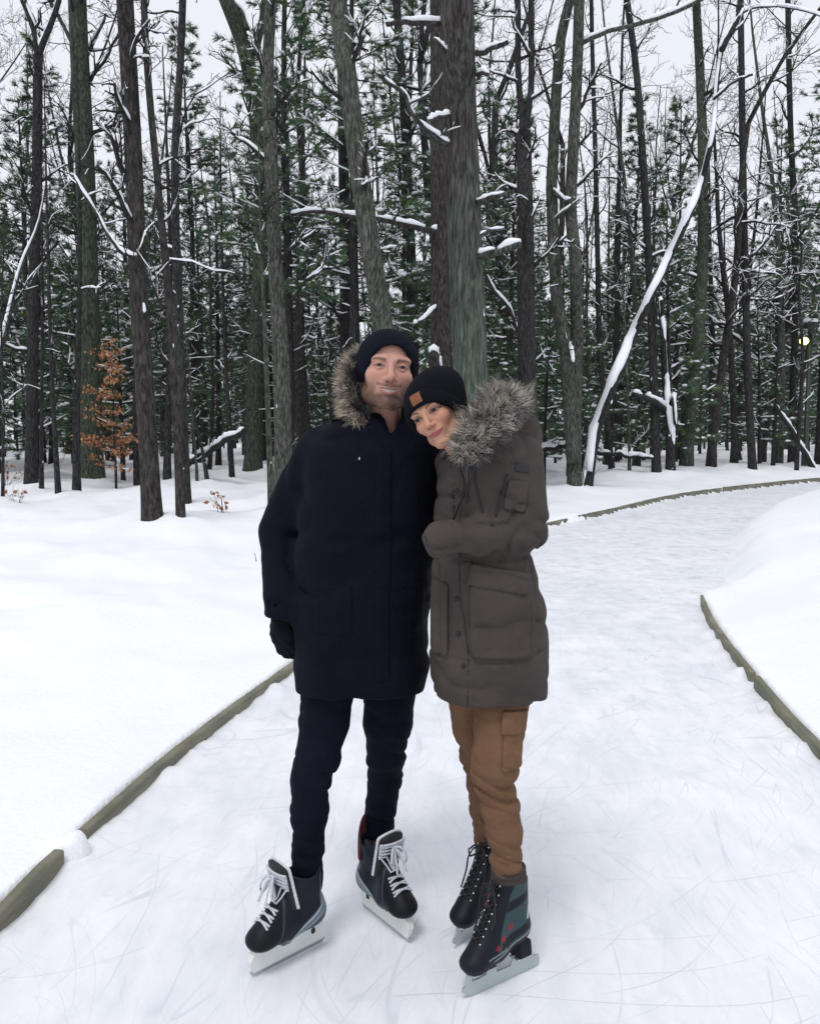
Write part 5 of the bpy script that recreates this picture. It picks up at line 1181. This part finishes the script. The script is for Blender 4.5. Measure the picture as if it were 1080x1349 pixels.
# ------------------------------------------------------------------ the woman
def build_woman():
    wo = empty('person', (P(645, 900, 2.47)[0], 2.47, 0)); inv = wo.location; org = np.array([inv.x, inv.y, 0.])
    tag(wo, 'woman in a taupe parka, tan trousers and patched beanie leaning on the man', 'person')
    def W(o): o.location = o.location - inv; return o
    Rh = rotm(R(24), R(-6), R(33)); w = .905; eye = P(562.0, 547.5, 2.375); O = eye + Rh @ np.array([0, .082, 0]) * w
    def loc(p):
        q = (p - O) @ Rh; q[:, 2] = np.where(q[:, 2] < 0, q[:, 2] / .90, q[:, 2]); return q
    shL, elL, wrL = pts_px([(683, 603, 2.49), (690, 695, 2.415), (579, 710, 2.295)]); armL = [shL, elL, wrL]; armR = pts_px([(605, 610, 2.56), (600, 720, 2.76), (525, 735, 2.90)])
    HL = hand_bones(P(648, 703, 2.365), unit(wrL - elL), (.2, 1, .1), 1, (.3, .4, .3), .0, .62, .2); HR = hand_bones(armR[2], (-1, -.1, 0), (0, -1, 0), 1, (.1, .15, .1), .08, .88)
    legF = pts_px([(664, 905, 2.46), (656, 955, 2.43), (652, 1000, 2.41), (652, 1020, 2.41), (653, 1034, 2.412), (659, 1062, 2.42), (664, 1096, 2.425), (667, 1133, 2.43), (668, 1165, 2.43)]); rF = [.088, .0705, .0655, .066, .0545, .0535, .0515, .0455, .040]
    legB = pts_px([(622, 905, 2.55), (626, 960, 2.58), (634, 1000, 2.62), (638, 1030, 2.64), (641, 1060, 2.66), (643, 1096, 2.68), (643, 1140, 2.69)]); rB = [.082, .066, .060, .055, .0535, .046, .040]
    neck0 = O + Rh @ np.array([0, .020, -.05]); neck1 = P(632, 612, 2.50)
    def body(p):
        d = face_sdf(loc(p), w, True); d = smin(d, rcone(p, neck0, neck1, .046, .054), .02); d = smin(d, ell(p, P(643, 670, 2.49), (.115, .08, .20)), .04); d = smin(d, ell(p, P(645, 860, 2.49), (.125, .09, .16)), .04)
        d = smin(d, chain(p, [shL, elL, P(648, 703, 2.365)], [.040, .034, .023]), .03); d = smin(d, chain(p, armR, [.040, .034, .023]), .03); d = smin(d, chain(p, legF, [r - .022 for r in rF]), .02); d = smin(d, chain(p, legB, [r - .022 for r in rB]), .02)
        for a, hd in (((.315, 2.42), (-.822, -.57)), ((.268, 2.704), (-.67, -.74))): d = smin(d, rcone(p, (*a, .15), (a[0] + hd[0] * .12, a[1] + hd[1] * .12, .105), .026, .020), .02)
        return smin(smin(d, hand_sdf(p, HL, -.003), .01), hand_sdf(p, HR, -.003), .01)
    skin = (.49, .262, .180)
    def col(V):
        c = face_color(loc(V) / w, True, skin); far = np.linalg.norm(V - O, axis=1) > .17; c[far] = skin; return c
    fine = ((O[0] - .13, O[0] + .12, .0021),), ((O[1] - .13, O[1] + .01, .0021),), ((O[2] - .14, O[2] + .09, .0021),)
    W(sdf_obj('body', body, (-.15, 2.20, .06), (.52, 3.02, 1.78), .011, M_SKIN, wo, col, fine, rel=0))
    # parka
    rows = rows_px([(929, 575, 715, .135), (915, 570, 720, .145), (880, 566, 722, .150), (830, 565, 721, .150), (785, 567, 714, .143), (750, 569, 704, .130), (735, 570, 700, .125), (715, 570, 701, .128), (680, 571, 703, .134), (640, 574, 704, .136), (605, 584, 702, .130), (585, 594, 694, .118), (565, 606, 680, .104), (552, 614, 668, .092)], 2.48)
    hz = P(640, 931, 2.36)[2]; F = lambda px, py, y=2.34: P(px, py, y)
    seams = [[(572, 868), (610, 871), (650, 872), (700, 869), (719, 862)], [(569, 741), (600, 739), (650, 741), (702, 738)], [(578, 752), (577, 800), (579, 868)], [(597, 609), (598, 653), (599, 690)], [(660, 578), (676, 598), (672, 640), (668, 676)], [(616, 748), (650, 754), (697, 767)], [(702, 745), (709, 800), (712, 866)]]
    seams = [[F(*q) for q in s] for s in seams]; zipl = [F(*q) for q in ((598, 600), (600, 700), (601, 740), (605, 790), (609, 820), (617, 862), (617, 900), (615, 929))]
    def solid(p):
        d = stack(p, rows, 2.2); s = chain(p, [shL, elL, wrL], [.073, .068, .0520], .03); d2 = smin(d, s, .022)
        d2 = smin(d2, chain(p, armR, [.068, .06, .052], .03), .03)
        fr = sstep(2.50, 2.44, p[:, 1]); g = 0
        for s_ in seams:
            m = np.min([seg_dist2(p, a, b) for a, b in zip(s_[:-1], s_[1:])], axis=0); g = g + .0060 * np.exp(-(m / .0055)**2) - .0035 * np.exp(-(m / .022)**2)
        m = np.min([seg_dist2(p, a, b) for a, b in zip(zipl[:-1], zipl[1:])], axis=0); g = g + .004 * np.exp(-(m / .004)**2) - .003 * np.exp(-(m / .016)**2)
        onarm = sstep(.02, -.01, s - d)                                 # seams of the trunk do not cross the sleeve
        g = g * fr * (1 - onarm)
        tz = p[:, 2]; n = (1 - .65 * onarm) * 1.0 * (vnoise(p[:, 0] * 11, p[:, 1] * 11, tz * 14) * .0065 + vnoise(p[:, 0] * 24, p[:, 1] * 24 + 2, tz * 30) * .0030 + .0085 * ridge(p[:, 0] * 9 + tz * 5, p[:, 1] * 8, tz * 11))
        arm_u = np.clip(((p - shL) @ (elL - shL)) / ((elL - shL) @ (elL - shL)), 0, 1); wr = (.014 * sstep(.45, 1, arm_u) * onarm) * ridge(p[:, 0] * 13, p[:, 1] * 9, tz * 19)
        fu = np.clip(((p - elL) @ (wrL - elL)) / ((wrL - elL) @ (wrL - elL)), 0, 1); wr = wr + onarm * .004 * (fu > .02) * vnoise(p[:, 0] * 34, p[:, 1] * 16, tz * 16) + .0055 * np.exp(-((fu - .45) / .025)**2) * onarm + .0050 * np.exp(-((fu - .90) / .018)**2) * onarm
        return d2 + g + n + wr + .004 * np.exp(-((tz - F(640, 738)[2]) / .012)**2) * (1 - onarm) + folds(p, F(640, 738)[2], .06, 4, 40, 12, .009)
    dw = unit(wrL - elL)
    def coat(p):
        d = solid(p); d = smax(d, -(d + .014), .003); d = smax(d, hz + .008 * vnoise(p[:, 0] * 12, p[:, 1] * 12, 0 * p[:, 2]) - p[:, 2], .007)
        d = smax(d, -rcone(p, wrL + dw * .038, wrL + dw * .12, .012, .014), .008); d = smax(d, -rcone(p, neck1 + np.array([-.005, 0, .01]), neck0 + (neck0 - neck1) * .6, .062, .095), .01); return d
    W(sdf_obj('coat', coat, (-.16, 2.17, hz - .03), (.50, 3.0, 1.68), .0054, M_TAUPE, wo, rel=1))
    # pocket, badge, zips, cords, snaps
    a, b = F(619, 768), F(700, 867); W(patch_on('pocket', solid, a[0], b[0], b[2], a[2], .011, .022, M_TAUPE, wo, .005, 2.46)); a, b = F(617, 750), F(700, 779); W(patch_on('pocket_flap', solid, a[0], b[0], b[2], a[2], .0165, .008, M_TAUPE, wo, .005, 2.46, -.20))
    a, b = F(568, 770), F(590, 867); W(patch_on('pocket', solid, a[0], b[0], b[2], a[2], .008, .012, M_TAUPE, wo, .005, 2.46))
    a, b = P(675, 609, 2.41), P(697, 622, 2.41); W(patch_on('sleeve_badge', solid, a[0], b[0], b[2], a[2], .0035, .003, M_BLACK, wo, .0032, 2.47, -.16))
    a, b = P(664, 632, 2.38), P(694, 672, 2.38); W(patch_on('sleeve_pocket', solid, a[0], b[0], b[2], a[2], .008, .010, M_TAUPE, wo, .0045, 2.47, -.16))
    W(strip_on('sleeve_zip', solid, [P(667, 624, 2.36), P(661, 648, 2.35), P(653, 680, 2.33)], .0048, M_BLACK, wo, .006, 6, .5)); W(strip_on('front_zip', solid, zipl, .0026, M_BLACK, wo, -.001))
    W(strip_on('drawcord', solid, [F(617, 605), F(616, 632), F(614, 661)], .0036, M_BLACK, wo, .003)); W(strip_on('drawcord', solid, [F(622, 612), F(628, 645), F(637, 680)], .0028, M_BLACK, wo, .002)); W(strip_on('drawcord', solid, [F(603, 612), F(599, 650)], .0018, M_BLACK, wo, .001))
    for (px, py) in ((596, 790), (601, 836), (611, 877), (592, 646), (693, 782)):
        m = MB(); c = onto(solid, [F(px, py)], .002 if px < 640 else .013)[0]; blob_mb(m, c, (.0068, .004, .0068), np.random.RandomState(2), 10, 6, 0); W(m.build('snap_button', M_BLACK, wo))
    # hood folded on the back with its fur edge
    hp = pts_px([(612, 604, 2.43), (645, 585, 2.48), (682, 570, 2.54), (678, 575, 2.66), (640, 590, 2.70)])
    W(sdf_obj('hood', lambda p: smax(chain(p, hp, [.036, .046, .058, .07, .06], .05) + .007 * vnoise(p[:, 0] * 16, p[:, 1] * 16, p[:, 2] * 16), -rcone(p, neck1, O, .06, .095), .012), (.02, 2.28, 1.38), (.46, 2.84, 1.72), .006, M_TAUPE, wo, rel=2))
    fc = pts_px([(608, 600, 2.33), (624, 584, 2.325), (637, 567, 2.335), (647, 552, 2.36), (655, 538, 2.40), (664, 533, 2.45), (672, 536, 2.52), (674, 548, 2.62), (650, 558, 2.69), (620, 565, 2.71)])
    cols = [((.030, .027, .030), (.34, .30, .26)), ((.04, .036, .036), (.48, .43, .36)), ((.018, .017, .022), (.10, .09, .09)), ((.05, .045, .042), (.58, .53, .45)), ((.020, .018, .022), (.18, .165, .155))]
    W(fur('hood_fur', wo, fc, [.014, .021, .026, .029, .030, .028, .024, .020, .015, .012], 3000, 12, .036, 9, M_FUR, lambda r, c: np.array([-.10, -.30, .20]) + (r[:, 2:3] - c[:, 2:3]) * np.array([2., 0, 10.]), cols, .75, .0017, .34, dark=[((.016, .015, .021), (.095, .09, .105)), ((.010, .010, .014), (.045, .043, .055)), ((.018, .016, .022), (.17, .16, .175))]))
    # trousers
    def pants(p):
        dF = chain(p, legF, rF, .016); dB = chain(p, legB, rB, .02); d = smin(dF, dB, .008); d = smin(d, ell(p, P(645, 880, 2.50), (.150, .105, .10)), .03); kz = legF[3][2]
        nz = vnoise(p[:, 0] * 11 + 5, p[:, 1] * 11, p[:, 2] * 52 + p[:, 0] * 14) * .6 + vnoise(p[:, 0] * 22 + 4, p[:, 1] * 18, p[:, 2] * 90) * .4; m = .0020 + .0075 * np.exp(-((p[:, 2] - kz + .03) / .055)**2) + .0060 * np.exp(-((p[:, 2] - legF[7][2] - .01) / .06)**2)
        sm = np.min([seg_dist2(p, P(*u, 2.36), P(*v, 2.36)) for u, v in (((671, 1030), (677, 1080)), ((677, 1080), (679, 1140)))], axis=0); d = d - nz * m + m * 1.5 * ridge(p[:, 0] * 7 + 2, p[:, 1] * 7, p[:, 2] * 28 + p[:, 0] * 12) + .0025 * np.exp(-(sm / .003)**2) * (p[:, 1] < 2.45)
        cut = np.where(dF < dB, legF[8][2] + .012, legB[6][2] + .03); return smax(d, cut + .004 * vnoise(p[:, 0] * 40, p[:, 1] * 40, 0 * p[:, 2]) - p[:, 2], .006)
    W(sdf_obj('trousers', pants, (.02, 2.28, .18), (.46, 2.82, .92), .0050, M_TAN, wo, rel=1))
    T = lambda px, py: P(px, py, 2.36); a, b = T(662, 940), T(690, 968); W(patch_on('cargo_pocket', pants, a[0], b[0] + .012, T(680, 1015)[2], b[2] + .004, .007, .006, M_TAN, wo, .0042, 2.50, -.05)); W(patch_on('pocket_flap', pants, a[0] - .003, b[0] + .014, b[2], a[2] + .004, .0125, .006, M_TAN, wo, .0042, 2.50, -.08))
    # beanie with its leather patch
    def hat(p):
        q = loc(p) / w; d = ell(q, (0, .010, .030), (.089, .106, .090)); d = smin(d, ell(q, (.040, .030, .062), (.066, .080, .062)), .05); d = smin(d, ell(q, (0, .022, -.005), (.088, .098, .066)), .02); d = d + .0012 * np.cos(48 * np.arctan2(q[:, 0], q[:, 1])) * sstep(.12, .08, q[:, 2])
        zb = .031 - .85 * np.clip(q[:, 1] + .085, 0, .13) - .08 * q[:, 0] - 2.5 * q[:, 0]**2; fold = sstep(.046, .042, q[:, 2] - zb); d = d - .0050 * fold; d = smax(d, -(d + .013), .003); return smax(d, zb - q[:, 2], .006) * w
    W(sdf_obj('beanie', hat, O - [.16, .16, .14], O + [.16, .16, .18], .0028, M_KNITB, wo))
    def patch(p):
        q = loc(p) / w; d = hat(p); r2 = np.maximum(np.abs(q[:, 0] - .002) - .019, np.abs(q[:, 2] - .058) - .017); return smax(smax(smax(d - .0028, -(d + .004), .001), r2, .003), q[:, 1], .001)
    W(sdf_obj('leather_patch', patch, O - [.14, .16, .08], O + [.10, .04, .16], .0026, M_LEATH, wo))
    # hair framing the cheek under the beanie
    m = MB(); rng = np.random.RandomState(12)
    for side, n in ((1, 190),):
        for k in range(n):
            u = rng.rand(); y0 = -.045 + .10 * u; a = np.array([side * (.068 + .010 * rng.rand()), y0, .010 - .30 * (y0 + .045)]); pts = [a + np.array([0, 0, .03])]
            for j in range(1, 7): pts.append(a + np.array([side * (.006 * j * (rng.rand() - .3)) - side * .0016 * j * j * .4, .004 * j * (rng.rand() - .2), -.026 * j]))
            pts = np.array(pts) * w @ Rh.T + O; m.tube(pts, np.linspace(.0022, .0008, 7), 4, False)
    W(m.build('hair', M_HAIR, wo))
    figure_skate(wo, np.array([.262, 2.375]) - org[:2], (-.822, -.57), R(7)); figure_skate(wo, np.array([.224, 2.635]) - org[:2], (-.67, -.74), R(-1))
    return wo
def build_people(): build_man(); build_woman()
build_key_trees(); build_lamp()
build_forest()
build_people()
build_ground()
print('script time', time.time() - T00)
